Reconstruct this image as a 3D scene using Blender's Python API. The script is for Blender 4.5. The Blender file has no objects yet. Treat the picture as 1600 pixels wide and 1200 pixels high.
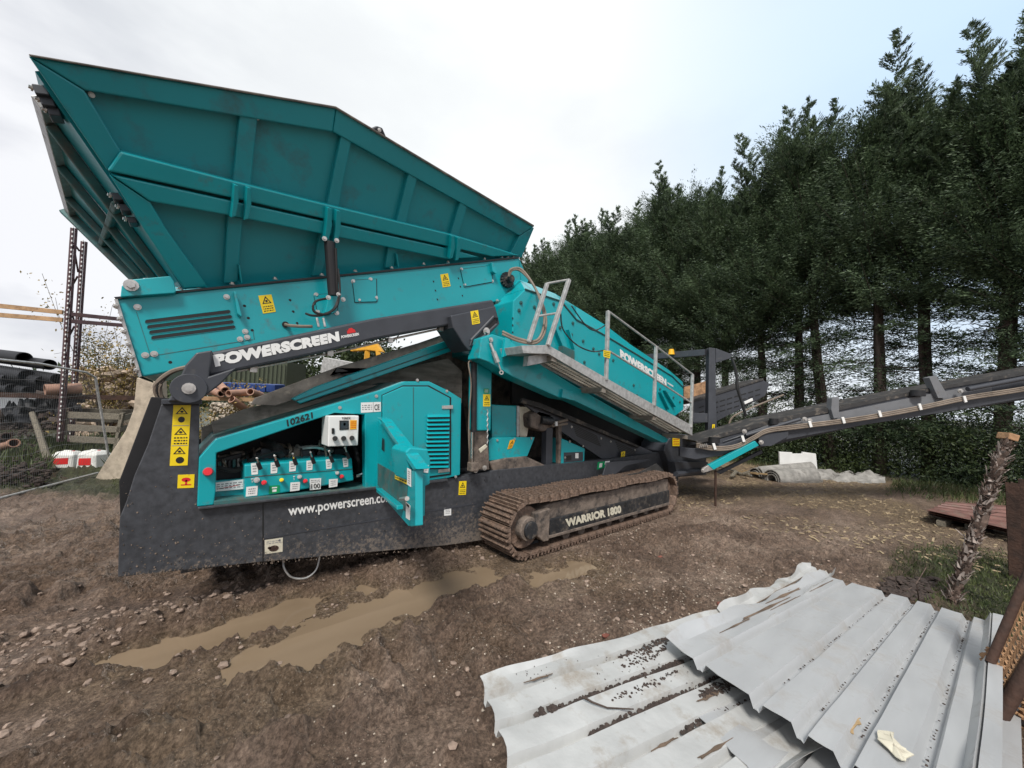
import bpy, bmesh, math, random
import numpy as np
from mathutils import Vector, Matrix
random.seed(7); rng = np.random.default_rng(7)
sc = bpy.context.scene
C = sc.collection
# ------------------------------------------------------------------ camera
F, H = 600.0, 1.70
aX = np.array([708, -55, 600.]); aX /= np.linalg.norm(aX)
aZ = np.array([322, 11838, 600.]); aZ -= aZ.dot(aX)*aX; aZ /= np.linalg.norm(aZ)
aY = -np.cross(aZ, aX)
W = np.array([aX, aY, aZ])                      # rows: world axes seen in (right, up, forward)
CAM = np.array([0, 0, H])
cam = bpy.data.cameras.new('camera'); camo = bpy.data.objects.new('camera', cam); C.objects.link(camo)
cam.sensor_width = 36; cam.lens = 36*F/1600; cam.clip_start = 0.05; cam.clip_end = 2000
R = Matrix([[W[i][0], W[i][1], -W[i][2]] for i in range(3)]).to_4x4()
camo.matrix_world = Matrix.Translation(CAM) @ R
sc.camera = camo
# ------------------------------------------------------------------ world: overcast, bright patch where the sun hides
SUN_EL, SUN_AZ = math.radians(38), None
sd = W @ np.array([(900-800), (600-60), 600.]); sd /= np.linalg.norm(sd)     # bright part of the cloud
SL = np.array([-.46, -.40, .70]); SL /= np.linalg.norm(SL)      # direction of the added soft fill, from the camera side
wd = bpy.data.worlds.new('World'); sc.world = wd; wd.use_nodes = True
nt = wd.node_tree; N = nt.nodes; L = nt.links; N.clear()
def wn(t, **k):
    n = N.new(t)
    for a, b in k.items(): setattr(n, a, b)
    return n
out = wn('ShaderNodeOutputWorld'); bg = wn('ShaderNodeBackground'); bg.inputs[1].default_value = 0.095
sky = wn('ShaderNodeTexSky', sky_type='NISHITA', sun_disc=False, sun_elevation=math.asin(SL[2]), sun_rotation=math.atan2(SL[0], SL[1]))
geo = wn('ShaderNodeTexCoord')
nz = wn('ShaderNodeTexNoise'); nz.inputs['Scale'].default_value = 1.6; nz.inputs['Detail'].default_value = 6; nz.inputs['Roughness'].default_value = .55
mp = wn('ShaderNodeMapping'); mp.inputs['Scale'].default_value = (1, 1, 2.6)
L.new(geo.outputs['Generated'], mp.inputs[0]); L.new(mp.outputs[0], nz.inputs['Vector'])
dot = wn('ShaderNodeVectorMath', operation='DOT_PRODUCT'); dot.inputs[1].default_value = tuple(sd)
L.new(geo.outputs['Generated'], dot.inputs[0])
glow = wn('ShaderNodeMapRange'); glow.inputs[1].default_value = .42; glow.inputs[2].default_value = 1.0; glow.interpolation_type = 'SMOOTHSTEP'
L.new(dot.outputs['Value'], glow.inputs[0])
cl = wn('ShaderNodeValToRGB'); cl.color_ramp.elements[0].position = .42; cl.color_ramp.elements[1].position = .60
cl.color_ramp.elements[0].color = (3.6, 3.7, 4.15, 1); cl.color_ramp.elements[1].color = (6.3, 6.3, 6.5, 1)
L.new(nz.outputs[0], cl.inputs[0])
gm = wn('ShaderNodeMix', data_type='RGBA'); gm.inputs[7].default_value = (7.0, 7.2, 7.15, 1)
gmu = wn('ShaderNodeMath', operation='MULTIPLY'); gmr = wn('ShaderNodeMapRange'); gmr.inputs[1].default_value = .35; gmr.inputs[2].default_value = .6; gmr.inputs[3].default_value = .8; gmr.inputs[4].default_value = 1; L.new(nz.outputs[0], gmr.inputs[0]); L.new(glow.outputs[0], gmu.inputs[0]); L.new(gmr.outputs[0], gmu.inputs[1]); L.new(gmu.outputs[0], gm.inputs[0]); L.new(cl.outputs[0], gm.inputs[6])
# thinner cloud (bluer) towards the right
d2 = W @ np.array([900., 560, 600]); d2 /= np.linalg.norm(d2)
dt2 = wn('ShaderNodeVectorMath', operation='DOT_PRODUCT'); dt2.inputs[1].default_value = tuple(d2); L.new(geo.outputs['Generated'], dt2.inputs[0])
bl = wn('ShaderNodeMapRange'); bl.inputs[1].default_value = .80; bl.inputs[2].default_value = 1.0; bl.inputs[3].default_value = 0; bl.inputs[4].default_value = .8; L.new(dt2.outputs['Value'], bl.inputs[0])
gs = wn('ShaderNodeMix', data_type='RGBA'); gs.inputs[7].default_value = (3.9, 5.5, 7.4, 1)
L.new(bl.outputs[0], gs.inputs[0]); L.new(gm.outputs[2], gs.inputs[6])
sm = wn('ShaderNodeMix', data_type='RGBA'); sm.inputs[0].default_value = .93
L.new(sky.outputs[0], sm.inputs[6]); L.new(gs.outputs[2], sm.inputs[7])
L.new(sm.outputs[2], bg.inputs[0]); L.new(bg.outputs[0], out.inputs[0])
sun = bpy.data.lights.new('sun', 'SUN'); sun.energy = 2.2; sun.angle = math.radians(14); sun.color = (1, .96, .9)  # added fill lamp from the camera side, brightens the near faces
fill_suno = bpy.data.objects.new('sun', sun); C.objects.link(fill_suno); fill_suno.rotation_euler = Vector(SL).to_track_quat('Z', 'Y').to_euler()
sc.view_settings.view_transform = 'Standard'; sc.view_settings.look = 'None'; sc.view_settings.exposure = 0.72; sc.view_settings.gamma = 1
sc.view_settings.use_curve_mapping = False
sc.cycles.max_bounces = 6; sc.cycles.transparent_max_bounces = 12
# ------------------------------------------------------------------ pixel -> place
def ray(px, py): return W @ np.array([px-800, 600-py, F])
class Pl:
    def __init__(s, p0, n):
        s.p0 = np.array(p0, float); n = np.array(n, float); n /= np.linalg.norm(n)
        if n.dot(CAM-s.p0) < 0: n = -n
        s.n = n
    def at(s, px, py, off=0):
        d = ray(px, py); k = (s.p0+s.n*off-CAM).dot(s.n)/d.dot(s.n); return CAM+k*d
def YP(y): return Pl((0, y, 0), (0, -1, 0))
def ZP(z): return Pl((0, 0, z), (0, 0, 1))
def DP(depth):
    f = W @ np.array([0, 0, 1.]); return Pl(CAM+f*depth, -f)
def D(px, py, dep): return CAM+ray(px, py)*dep/F
def Y(px, py, y): return YP(y).at(px, py)
def Z(px, py, z=0.): return ZP(z).at(px, py)
# ------------------------------------------------------------------ materials
M = {}
def mat(name, col, rough=.5, metal=0, var=.12, vs=6., dirt=None, damt=.5, ds=3., zt=None, bump=0., bs=40., coat=0, stretch=None):
    m = bpy.data.materials.new(name); m.use_nodes = True; t = m.node_tree; n = t.nodes; l = t.links
    b = n['Principled BSDF']; b.inputs['Roughness'].default_value = rough; b.inputs['Metallic'].default_value = metal
    if coat: b.inputs['Coat Weight'].default_value = coat; b.inputs['Coat Roughness'].default_value = .15
    tc = n.new('ShaderNodeTexCoord'); src = tc.outputs['Object']
    if stretch:
        mpn = n.new('ShaderNodeMapping'); mpn.inputs['Scale'].default_value = stretch; l.new(src, mpn.inputs[0]); src = mpn.outputs[0]
    no = n.new('ShaderNodeTexNoise'); no.inputs['Scale'].default_value = vs; no.inputs['Detail'].default_value = 7; l.new(src, no.inputs['Vector'])
    r = n.new('ShaderNodeValToRGB'); e = r.color_ramp.elements
    e[0].position = .3; e[1].position = .7
    e[0].color = (*[c*(1-var) for c in col], 1); e[1].color = (*[min(1, c*(1+var)) for c in col], 1)
    l.new(no.outputs[0], r.inputs[0]); cur = r.outputs[0]
    if dirt:
        n2 = n.new('ShaderNodeTexNoise'); n2.inputs['Scale'].default_value = ds; n2.inputs['Detail'].default_value = 10; n2.inputs['Roughness'].default_value = .7
        l.new(tc.outputs['Object'], n2.inputs['Vector'])
        fac = n2.outputs[0]
        if zt:   # more dirt low down: (z at which it is full, z at which it is gone)
            sp = n.new('ShaderNodeSeparateXYZ'); l.new(tc.outputs['Object'], sp.inputs[0])
            mr = n.new('ShaderNodeMapRange'); mr.inputs[1].default_value = zt[0]; mr.inputs[2].default_value = zt[1]; mr.inputs[3].default_value = zt[2] if len(zt) > 2 else .25; mr.inputs[4].default_value = -.12
            l.new(sp.outputs[2], mr.inputs[0]); ad = n.new('ShaderNodeMath'); ad.operation = 'ADD'; l.new(fac, ad.inputs[0]); l.new(mr.outputs[0], ad.inputs[1]); fac = ad.outputs[0]
        r2 = n.new('ShaderNodeMapRange'); r2.inputs[1].default_value = .62-.2*damt; r2.inputs[2].default_value = .78-.2*damt; r2.inputs[4].default_value = .85; l.new(fac, r2.inputs[0])
        mx = n.new('ShaderNodeMix'); mx.data_type = 'RGBA'; mx.inputs[7].default_value = (*dirt, 1)
        l.new(r2.outputs[0], mx.inputs[0]); l.new(cur, mx.inputs[6]); cur = mx.outputs[2]
        rr = n.new('ShaderNodeMapRange'); rr.inputs[3].default_value = rough; rr.inputs[4].default_value = .85; l.new(r2.outputs[0], rr.inputs[0]); l.new(rr.outputs[0], b.inputs['Roughness'])
    l.new(cur, b.inputs['Base Color'])
    if bump:
        n3 = n.new('ShaderNodeTexNoise'); n3.inputs['Scale'].default_value = bs; n3.inputs['Detail'].default_value = 6; l.new(src, n3.inputs['Vector'])
        bp = n.new('ShaderNodeBump'); bp.inputs['Strength'].default_value = bump; bp.inputs['Distance'].default_value = .02; l.new(n3.outputs[0], bp.inputs['Height']); l.new(bp.outputs[0], b.inputs['Normal'])
    M[name] = m; return m
MUD = (.19, .135, .10)
mat('teal', (.002, .335, .375), .34, var=.05, vs=2.5, dirt=(.09, .13, .12), damt=.25, ds=5, coat=.25, bump=.05, bs=3)
mat('teal_hopper', (.008, .275, .315), .42, var=.08, vs=1.4, dirt=(.055, .13, .14), damt=.4, ds=1.8, coat=.15, bump=.06, bs=2.5)
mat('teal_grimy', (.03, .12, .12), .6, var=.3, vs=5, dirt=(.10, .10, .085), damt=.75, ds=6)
mat('charcoal', (.048, .051, .058), .45, var=.30, vs=26, dirt=(.20, .165, .135), damt=.27, ds=38, zt=(.1, .75, .22), bump=.06, bs=12)
mat('charcoal_clean', (.046, .050, .060), .45, var=.15, vs=5, dirt=(.10, .095, .09), damt=.15, ds=14, bump=.05, bs=9)
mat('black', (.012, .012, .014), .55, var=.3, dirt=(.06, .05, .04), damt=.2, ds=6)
mat('dusty_lit', (.26, .235, .205), .85, var=.35, vs=7, dirt=(.12, .105, .09), damt=.6, ds=3.5, bump=.2, stretch=(.4, 1, 2.2))  # dried dirt, colour lightened to stand in for skylight on an up-facing belt
mat('rubber', (.035, .034, .034), .65, var=.3, dirt=(.22, .185, .15), damt=.42, ds=5, stretch=(1, 1, 1))
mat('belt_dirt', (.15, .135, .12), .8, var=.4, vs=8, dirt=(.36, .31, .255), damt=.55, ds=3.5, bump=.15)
mat('galv', (.44, .44, .43), .42, metal=.35, var=.25, vs=18, dirt=(.23, .2, .17), damt=.25, ds=6)
mat('steel', (.55, .53, .5), .3, metal=.7, var=.2, vs=30, dirt=(.3, .25, .2), damt=.3, ds=20)
mat('grating', (.26, .235, .20), .6, metal=.2, var=.3, dirt=MUD, damt=.45, ds=8)
mat('chrome', (.75, .75, .75), .12, metal=1)
mat('track_mud', (.17, .115, .085), .6, var=.5, vs=16, dirt=(.07, .055, .048), damt=.6, ds=9, bump=1.0, bs=35)
mat('frame_mud', (.17, .135, .11), .7, var=.35, vs=10, dirt=(.024, .024, .026), damt=.6, ds=6, bump=.5, bs=30)
mat('frame_black', (.02, .022, .025), .5, var=.3, dirt=(.16, .13, .10), damt=.5, ds=12, bump=.3, bs=30)
mat('yellow', (.85, .62, .01), .4, var=.04)
mat('amber', (.85, .42, .01), .4, var=.04)
mat('white', (.78, .78, .76), .4, var=.06, dirt=(.5, .45, .4), damt=.1)
mat('cream', (.62, .58, .46), .5, var=.15, dirt=(.2, .16, .12), damt=.35, ds=20)
mat('print_black', (.012, .012, .012), .5)
mat('print_red', (.6, .02, .02), .5)
mat('grey_print', (.25, .25, .26), .5)
mat('red', (.65, .02, .03), .35)
mat('green_print', (.0, .28, .10), .4)
mat('wire', (.16, .16, .155), .5, metal=.3)
mat('hose', (.20, .16, .125), .6, var=.3, dirt=(.05, .04, .03), damt=.4)
mat('hose_black', (.02, .02, .02), .45)
mat('rust', (.045, .022, .014), .85, var=.5, vs=10, dirt=(.03, .018, .014), damt=.5, ds=7, bump=.4)
mat('rust_light', (.33, .19, .10), .85, var=.4, vs=14, dirt=(.13, .06, .035), damt=.45, ds=12, bump=.3)
mat('orange_beam', (.40, .25, .13), .7, var=.3, dirt=(.2, .1, .06), damt=.5, ds=4)
mat('rack_purple', (.085, .05, .055), .7, var=.3, dirt=(.12, .06, .04), damt=.4, ds=4)
mat('clay', (.35, .20, .14), .7, var=.2, dirt=(.25, .13, .09), damt=.4)
mat('pipe_black', (.012, .013, .016), .6, var=.2)
mat('wood_grey', (.17, .15, .115), .85, var=.4, vs=9, stretch=(1, 6, 6), bump=.3)
mat('wood_pale', (.36, .25, .13), .8, var=.3, vs=9, bump=.2)
mat('concrete', (.46, .39, .30), .9, var=.18, vs=8, dirt=(.22, .18, .14), damt=.5, ds=2.5, bump=.4)
mat('jug', (.72, .72, .68), .4, var=.05, dirt=(.4, .36, .3), damt=.15)
mat('olive', (.085, .10, .065), .6, var=.1)
mat('blue', (.01, .04, .17), .5, var=.2)
mat('machine_yellow', (.75, .38, .03), .5, var=.1, dirt=(.2, .1, .03), damt=.3)
mat('sheet', (.45, .46, .465), .36, metal=.15, var=.07, vs=4, dirt=(.33, .31, .285), damt=.42, ds=2.8, bump=.12, bs=7, stretch=(.5, 2.2, 1))
mat('sheet_dirty', (.47, .475, .465), .42, metal=.08, var=.10, vs=6, dirt=(.30, .265, .22), damt=.5, ds=5, bump=.3, bs=9)
mat('brown_stain', (.14, .098, .068), .85, var=.4, dirt=(.09, .06, .04), damt=.5, ds=20, bump=.3)
mat('cloth', (.27, .26, .24), .85, var=.3, vs=6, dirt=(.12, .11, .10), damt=.5, ds=5, bump=.3)
mat('cloth_pale', (.42, .40, .35), .85, var=.25, vs=6, dirt=(.2, .18, .15), damt=.45, ds=5, bump=.3)
mat('bark', (.055, .04, .032), .95, var=.4, vs=8, stretch=(3, 3, .6), bump=.6)
mat('splinter', (.10, .068, .053), .85, var=.6, vs=30, dirt=(.06, .035, .025), damt=.55, ds=14)
mat('splinter_pale', (.31, .26, .23), .8, var=.3, vs=30)
mat('soil', (.05, .036, .03), .95, var=.5, vs=30, bump=.5)
mat('stone', (.42, .36, .29), .8, var=.5, vs=9)
mat('brick_red', (.20, .07, .05), .9, var=.3)
mat('chip', (.34, .265, .165), .85, var=.4, vs=3)
mat('red_sheet', (.17, .085, .07), .55, var=.3, dirt=(.16, .13, .10), damt=.5, ds=5)
mat('glass', (.04, .05, .06), .1)
def leafmat(name, c1, c2, scale=.9):
    m = bpy.data.materials.new(name); m.use_nodes = True; t = m.node_tree; n = t.nodes; l = t.links; b = n['Principled BSDF']
    b.inputs['Roughness'].default_value = .6
    g = n.new('ShaderNodeNewGeometry'); no = n.new('ShaderNodeTexNoise'); no.inputs['Scale'].default_value = scale; no.inputs['Detail'].default_value = 4
    tc = n.new('ShaderNodeTexCoord'); l.new(tc.outputs['Object'], no.inputs['Vector'])
    ad = n.new('ShaderNodeMath'); ad.operation = 'MULTIPLY_ADD'; l.new(g.outputs['Random Per Island'], ad.inputs[0]); ad.inputs[1].default_value = .35; l.new(no.outputs[0], ad.inputs[2])
    r = n.new('ShaderNodeValToRGB'); e = r.color_ramp.elements; e[0].position = .42; e[1].position = .9; e[0].color = (*c1, 1); e[1].color = (*c2, 1)
    l.new(ad.outputs[0], r.inputs[0]); l.new(r.outputs[0], b.inputs['Base Color'])
    tr = n.new('ShaderNodeBsdfTranslucent'); l.new(r.outputs[0], tr.inputs[0]); ms = n.new('ShaderNodeMixShader'); ms.inputs[0].default_value = .22
    l.new(b.outputs[0], ms.inputs[1]); l.new(tr.outputs[0], ms.inputs[2]); l.new(ms.outputs[0], n['Material Output'].inputs[0])
    M[name] = m
leafmat('conifer', (.010, .026, .015), (.125, .185, .09), 1.7)
leafmat('under', (.012, .028, .010), (.06, .085, .025), .7)
leafmat('grass', (.03, .05, .015), (.11, .13, .045), 3)
leafmat('autumn', (.10, .09, .03), (.42, .30, .10), 3)
# ------------------------------------------------------------------ mesh builder
def tag(o, label=None, cat=None, group=None, kind=None):
    if label: o['label'] = label
    if cat: o['category'] = cat
    if group: o['group'] = group
    if kind: o['kind'] = kind
    return o
def parent(o, p):
    if p is not None:
        o.parent = p
        o.matrix_parent_inverse = Matrix.Translation(-p.location) if p.type == 'EMPTY' else p.matrix_basis.inverted()
def empty(name, loc, label, cat, group=None):
    o = bpy.data.objects.new(name, None); o.empty_display_size = .2; C.objects.link(o); o.location = Vector(loc)
    return tag(o, label, cat, group)
_p = (1+5**.5)/2; _n = (1+_p*_p)**.5
ICO = [tuple(q/_n for q in v) for v in ((-1, _p, 0), (1, _p, 0), (-1, -_p, 0), (1, -_p, 0), (0, -1, _p), (0, 1, _p), (0, -1, -_p), (0, 1, -_p), (_p, 0, -1), (_p, 0, 1), (-_p, 0, -1), (-_p, 0, 1))]
ICF = [(0, 11, 5), (0, 5, 1), (0, 1, 7), (0, 7, 10), (0, 10, 11), (1, 5, 9), (5, 11, 4), (11, 10, 2), (10, 7, 6), (7, 1, 8), (3, 9, 4), (3, 4, 2), (3, 2, 6), (3, 6, 8), (3, 8, 9), (4, 9, 5), (2, 4, 11), (6, 2, 10), (8, 6, 7), (9, 8, 1)]
class MB:
    def __init__(s): s.v = []; s.f = []; s.m = []; s.cm = 0
    def add(s, vs, fs):
        o = len(s.v); s.v += [tuple(map(float, v)) for v in vs]; s.f += [tuple(i+o for i in f) for f in fs]; s.m += [s.cm]*len(fs); return s
    def prism(s, pts, vec):
        n = len(pts); pts = [np.array(p, float) for p in pts]; vec = np.array(vec, float)
        vs = pts+[p+vec for p in pts]
        fs = [tuple(range(n)), tuple(range(2*n-1, n-1, -1))]+[(i, i+n, (i+1) % n+n, (i+1) % n) for i in range(n)]
        return s.add(vs, fs)
    def box(s, c, h, ax=None):
        c = np.array(c, float); A = np.eye(3) if ax is None else np.array(ax, float)
        vs = [c+A[0]*h[0]*i+A[1]*h[1]*j+A[2]*h[2]*k for i in (-1, 1) for j in (-1, 1) for k in (-1, 1)]
        return s.add(vs, [(0, 1, 3, 2), (4, 6, 7, 5), (0, 4, 5, 1), (2, 3, 7, 6), (0, 2, 6, 4), (1, 5, 7, 3)])
    def beam(s, a, b, w, h, up=(0, 0, 1)):
        a = np.array(a, float); b = np.array(b, float); d = b-a; Ln = np.linalg.norm(d); d /= Ln
        u = np.array(up, float); sd_ = np.cross(d, u)
        if np.linalg.norm(sd_) < 1e-4: sd_ = np.cross(d, (0, 1, 0))
        sd_ /= np.linalg.norm(sd_); u = np.cross(sd_, d)
        return s.box((a+b)/2, (Ln/2, w/2, h/2), (d, sd_, u))
    def tube(s, pts, r, n=8, r2=None, cap=True):
        P = [np.array(p, float) for p in pts]; k = len(P); up = np.array((0.13, .21, 1.)); base = len(s.v); vs = []
        for i, p in enumerate(P):
            d = P[min(i+1, k-1)]-P[max(i-1, 0)]; d = d/(np.linalg.norm(d)+1e-9)
            a = np.cross(d, up); a /= np.linalg.norm(a)+1e-9; b = np.cross(d, a)
            rr = r if r2 is None else r+(r2-r)*i/(k-1)
            if callable(r): rr = r(i/(k-1))
            vs += [p+rr*(math.cos(2*math.pi*j/n)*a+math.sin(2*math.pi*j/n)*b) for j in range(n)]
        fs = [(i*n+j, i*n+(j+1) % n, (i+1)*n+(j+1) % n, (i+1)*n+j) for i in range(k-1) for j in range(n)]
        if cap: fs += [tuple(range(n-1, -1, -1)), tuple(range((k-1)*n, k*n))]
        return s.add(vs, fs)
    def ring(s, a, b, ro, ri, n=16):      # hollow pipe
        a = np.array(a, float); b = np.array(b, float); d = b-a; d /= np.linalg.norm(d); x = np.cross(d, (.1, .2, 1)); x /= np.linalg.norm(x); y = np.cross(d, x)
        vs = []
        for c, r in ((a, ro), (b, ro), (b, ri), (a, ri)): vs += [c+r*(math.cos(2*math.pi*j/n)*x+math.sin(2*math.pi*j/n)*y) for j in range(n)]
        return s.add(vs, [(i*n+j, i*n+(j+1) % n, ((i+1) % 4)*n+(j+1) % n, ((i+1) % 4)*n+j) for i in range(4) for j in range(n)])
    def lump(s, c, r, sq=(1, 1, 1)):
        a = random.uniform(0, 6.28); ca, sa = math.cos(a), math.sin(a); vs = []
        for v in ICO:
            k = r*random.uniform(.72, 1.15); x, y, z = v[0]*sq[0]*k, v[1]*sq[1]*k, v[2]*sq[2]*k; vs.append((c[0]+x*ca-y*sa, c[1]+x*sa+y*ca, c[2]+z))
        return s.add(vs, ICF)
    def build(s, name, mats, par=None, bevel=0, smooth=False):
        me = bpy.data.meshes.new(name); me.from_pydata(s.v, [], s.f); 
        if not isinstance(mats, (list, tuple)): mats = [mats]
        for m in mats: me.materials.append(M[m])
        if len(mats) > 1: me.polygons.foreach_set('material_index', s.m)
        if smooth: me.polygons.foreach_set('use_smooth', [True]*len(s.f))
        bm = bmesh.new(); bm.from_mesh(me); bmesh.ops.recalc_face_normals(bm, faces=bm.faces); bm.to_mesh(me); bm.free()
        o = bpy.data.objects.new(name, me); C.objects.link(o); parent(o, par)
        if bevel:
            b = o.modifiers.new('bevel', 'BEVEL'); b.width = bevel; b.segments = 2; b.limit_method = 'ANGLE'; b.angle_limit = .6; b.harden_normals = False
        if smooth:
            try: me.set_sharp_from_angle(angle=.7)
            except Exception: pass
        return o
def plate(name, pts, pl, t, m, par, off=0, bevel=.005):
    if not isinstance(pl, Pl): pl = YP(pl)
    return MB().prism([pl.at(x, y, off) for x, y in pts], -pl.n*t).build(name, m, par, bevel)
def quad(pl, tl, tr, br, bl, off=0):
    a, b, c, d = [pl.at(*p, off) for p in (tl, tr, br, bl)]
    return lambda u, v: (a*(1-u)+b*u)*(1-v)+(d*(1-u)+c*u)*v      # v down
def text(name, s, pl, tl, tr, br, bl, m, par, bold=.03, off=.004):
    cu = bpy.data.curves.new('t', 'FONT'); cu.body = s; cu.offset = bold; cu.resolution_u = 3
    to = bpy.data.objects.new('t', cu); C.objects.link(to)
    dg = bpy.context.evaluated_depsgraph_get(); dg.update(); me = bpy.data.meshes.new_from_object(to.evaluated_get(dg))
    bpy.data.objects.remove(to); bpy.data.curves.remove(cu)
    co = np.empty(len(me.vertices)*3); me.vertices.foreach_get('co', co); co = co.reshape(-1, 3)
    mn = co.min(0); mx = co.max(0); q = quad(pl, tl, tr, br, bl, off)
    for v in me.vertices:
        u = (v.co.x-mn[0])/(mx[0]-mn[0]); w = 1-(v.co.y-mn[1])/(mx[1]-mn[1]); v.co = Vector(q(u, w))
    me.materials.clear(); me.materials.append(M[m]); me.name = name
    o = bpy.data.objects.new(name, me); C.objects.link(o); parent(o, par); return o
def decal(name, pl, c, m, par, marks=(), off=.003, t=.002):
    """a sticker: thin plate plus flat printed shapes; marks = (material, polygon in uv)"""
    q = quad(pl, *c, off); mb = MB(); mb.prism([q(0, 0), q(1, 0), q(1, 1), q(0, 1)], -pl.n*t); mats = [m]
    for mm, poly in marks:
        if mm not in mats: mats.append(mm)
        mb.cm = mats.index(mm); mb.add([q(u, v)+pl.n*.0012 for u, v in poly], [tuple(range(len(poly)))])
    return mb.build(name, mats, par)
def disc(cx, cy, rx, ry, n=12): return [(cx+rx*math.cos(i*2*math.pi/n), cy+ry*math.sin(i*2*math.pi/n)) for i in range(n)]
def tri_marks(cy, h, w=.36):
    cx = .5; k = []
    o = [(cx, cy-h/2), (cx+w, cy+h/2), (cx-w, cy+h/2)]; i = [(cx, cy-h/2+h*.24), (cx+w*.68, cy+h/2-h*.1), (cx-w*.68, cy+h/2-h*.1)]
    for a in range(3): k.append(('print_black', [o[a], o[(a+1) % 3], i[(a+1) % 3], i[a]]))
    k.append(('print_black', disc(cx, cy+h*.16, .1, h*.16, 8))); return k
def scribble(x0, y0, x1, y1, rows, mm='grey_print'):
    k = []; rr = random.Random(int(x0*99+y0*31+rows))
    for r in range(rows):
        y = y0+(y1-y0)*(r+.5)/rows; x = x0
        while x < x1:
            w = rr.uniform(.05, .16)
            k.append((mm, [(x, y-.25*(y1-y0)/rows), (min(x1, x+w), y-.25*(y1-y0)/rows), (min(x1, x+w), y+.2*(y1-y0)/rows), (x, y+.2*(y1-y0)/rows)])); x += w+.05
    return k
def warn(pl, c, par, off=.004, m='yellow'):
    return decal('warning_label', pl, c, m, par, tri_marks(.27, .42)+scribble(.12, .58, .9, .95, 3, 'print_black'), off)
_bolt = {}
def bolt(p, n, r, par, m='steel', name='bolt'):
    n = Vector(n); key = (round(r, 3), m)
    if key not in _bolt:
        mb = MB(); mb.tube([(0, 0, -.004), (0, 0, r*.35)], r*1.35, 12); mb.tube([(0, 0, r*.3), (0, 0, r*1.1)], r*.8, 6)
        o = mb.build(name, m, None); me = o.data; bpy.data.objects.remove(o); _bolt[key] = me
    o = bpy.data.objects.new(name, _bolt[key]); C.objects.link(o)
    o.matrix_basis = Matrix.Translation(Vector(p)) @ n.to_track_quat('Z', 'Y').to_matrix().to_4x4(); parent(o, par); return o
def bolts(pl, pts, r, par, off=.0, m='steel'):
    for x, y in pts: bolt(pl.at(x, y, off), pl.n, r, par, m)
def hose(name, pts, r, m, par, n=6, steps=5):
    P = [np.array(p, float) for p in pts]; Q = [P[0]]+P+[P[-1]]; o = []
    for i in range(1, len(Q)-2):
        for k in range(steps):
            t = k/steps; a, b, c, d = Q[i-1:i+3]
            o.append(.5*((2*b)+(-a+c)*t+(2*a-5*b+4*c-d)*t*t+(-a+3*b-3*c+d)*t**3))
    o.append(P[-1]); return MB().tube(o, r, n).build(name, m, par, smooth=True)
# ------------------------------------------------------------------ ground
def vn(x, y, s=0):
    xi = np.floor(x).astype(np.int64); yi = np.floor(y).astype(np.int64); fx = x-xi; fy = y-yi
    fx = fx*fx*fx*(fx*(fx*6-15)+10); fy = fy*fy*fy*(fy*(fy*6-15)+10)
    def h(a, b):
        n = (a*374761393+b*668265263+s*974634777) & 0xffffffff; n = ((n ^ (n >> 13))*1274126177) & 0xffffffff; return ((n ^ (n >> 16)) & 0xffff)/65535.
    return (h(xi, yi)*(1-fx)+h(xi+1, yi)*fx)*(1-fy)+(h(xi, yi+1)*(1-fx)+h(xi+1, yi+1)*fx)*fy
def fbm(x, y, s=0, o=4, g=.5):
    r = 0; a = 1; t = 0
    for i in range(o): r = r+a*vn(x*2**i+i*17.3, y*2**i-i*9.1, s+i); t += a; a *= g
    return r/t
def segd(x, y, P):
    d = np.full(np.shape(x), 1e9)
    for (ax, ay, ar), (bx, by, br) in zip(P[:-1], P[1:]):
        vx, vy = bx-ax, by-ay; t = np.clip(((x-ax)*vx+(y-ay)*vy)/(vx*vx+vy*vy+1e-9), 0, 1)
        d = np.minimum(d, np.hypot(x-ax-t*vx, y-ay-t*vy)-(ar+(br-ar)*t))
    return d
def gp(px, py, r): q = Z(px, py, -.03); return (q[0], q[1], r)
RUT = [gp(200, 1030, .04), gp(300, 1003, .07), gp(400, 972, .09), gp(480, 942, .08), gp(560, 920, .03)]
POOL = [gp(400, 1035, .06), gp(460, 1012, .16), gp(550, 972, .13), gp(640, 938, .10), gp(730, 904, .11), gp(800, 882, .09)]
POOL2 = [gp(845, 903, .05), gp(915, 886, .06)]
def water_d(x, y):
    w = (fbm(x*5, y*5, 31, 4)-.5)*.34
    return np.minimum(np.minimum(segd(x, y, RUT), segd(x, y, POOL)), segd(x, y, POOL2))+w
def sst(a, b, x): t = np.clip((x-a)/(b-a), 0, 1); return t*t*(3-2*t)
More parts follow.
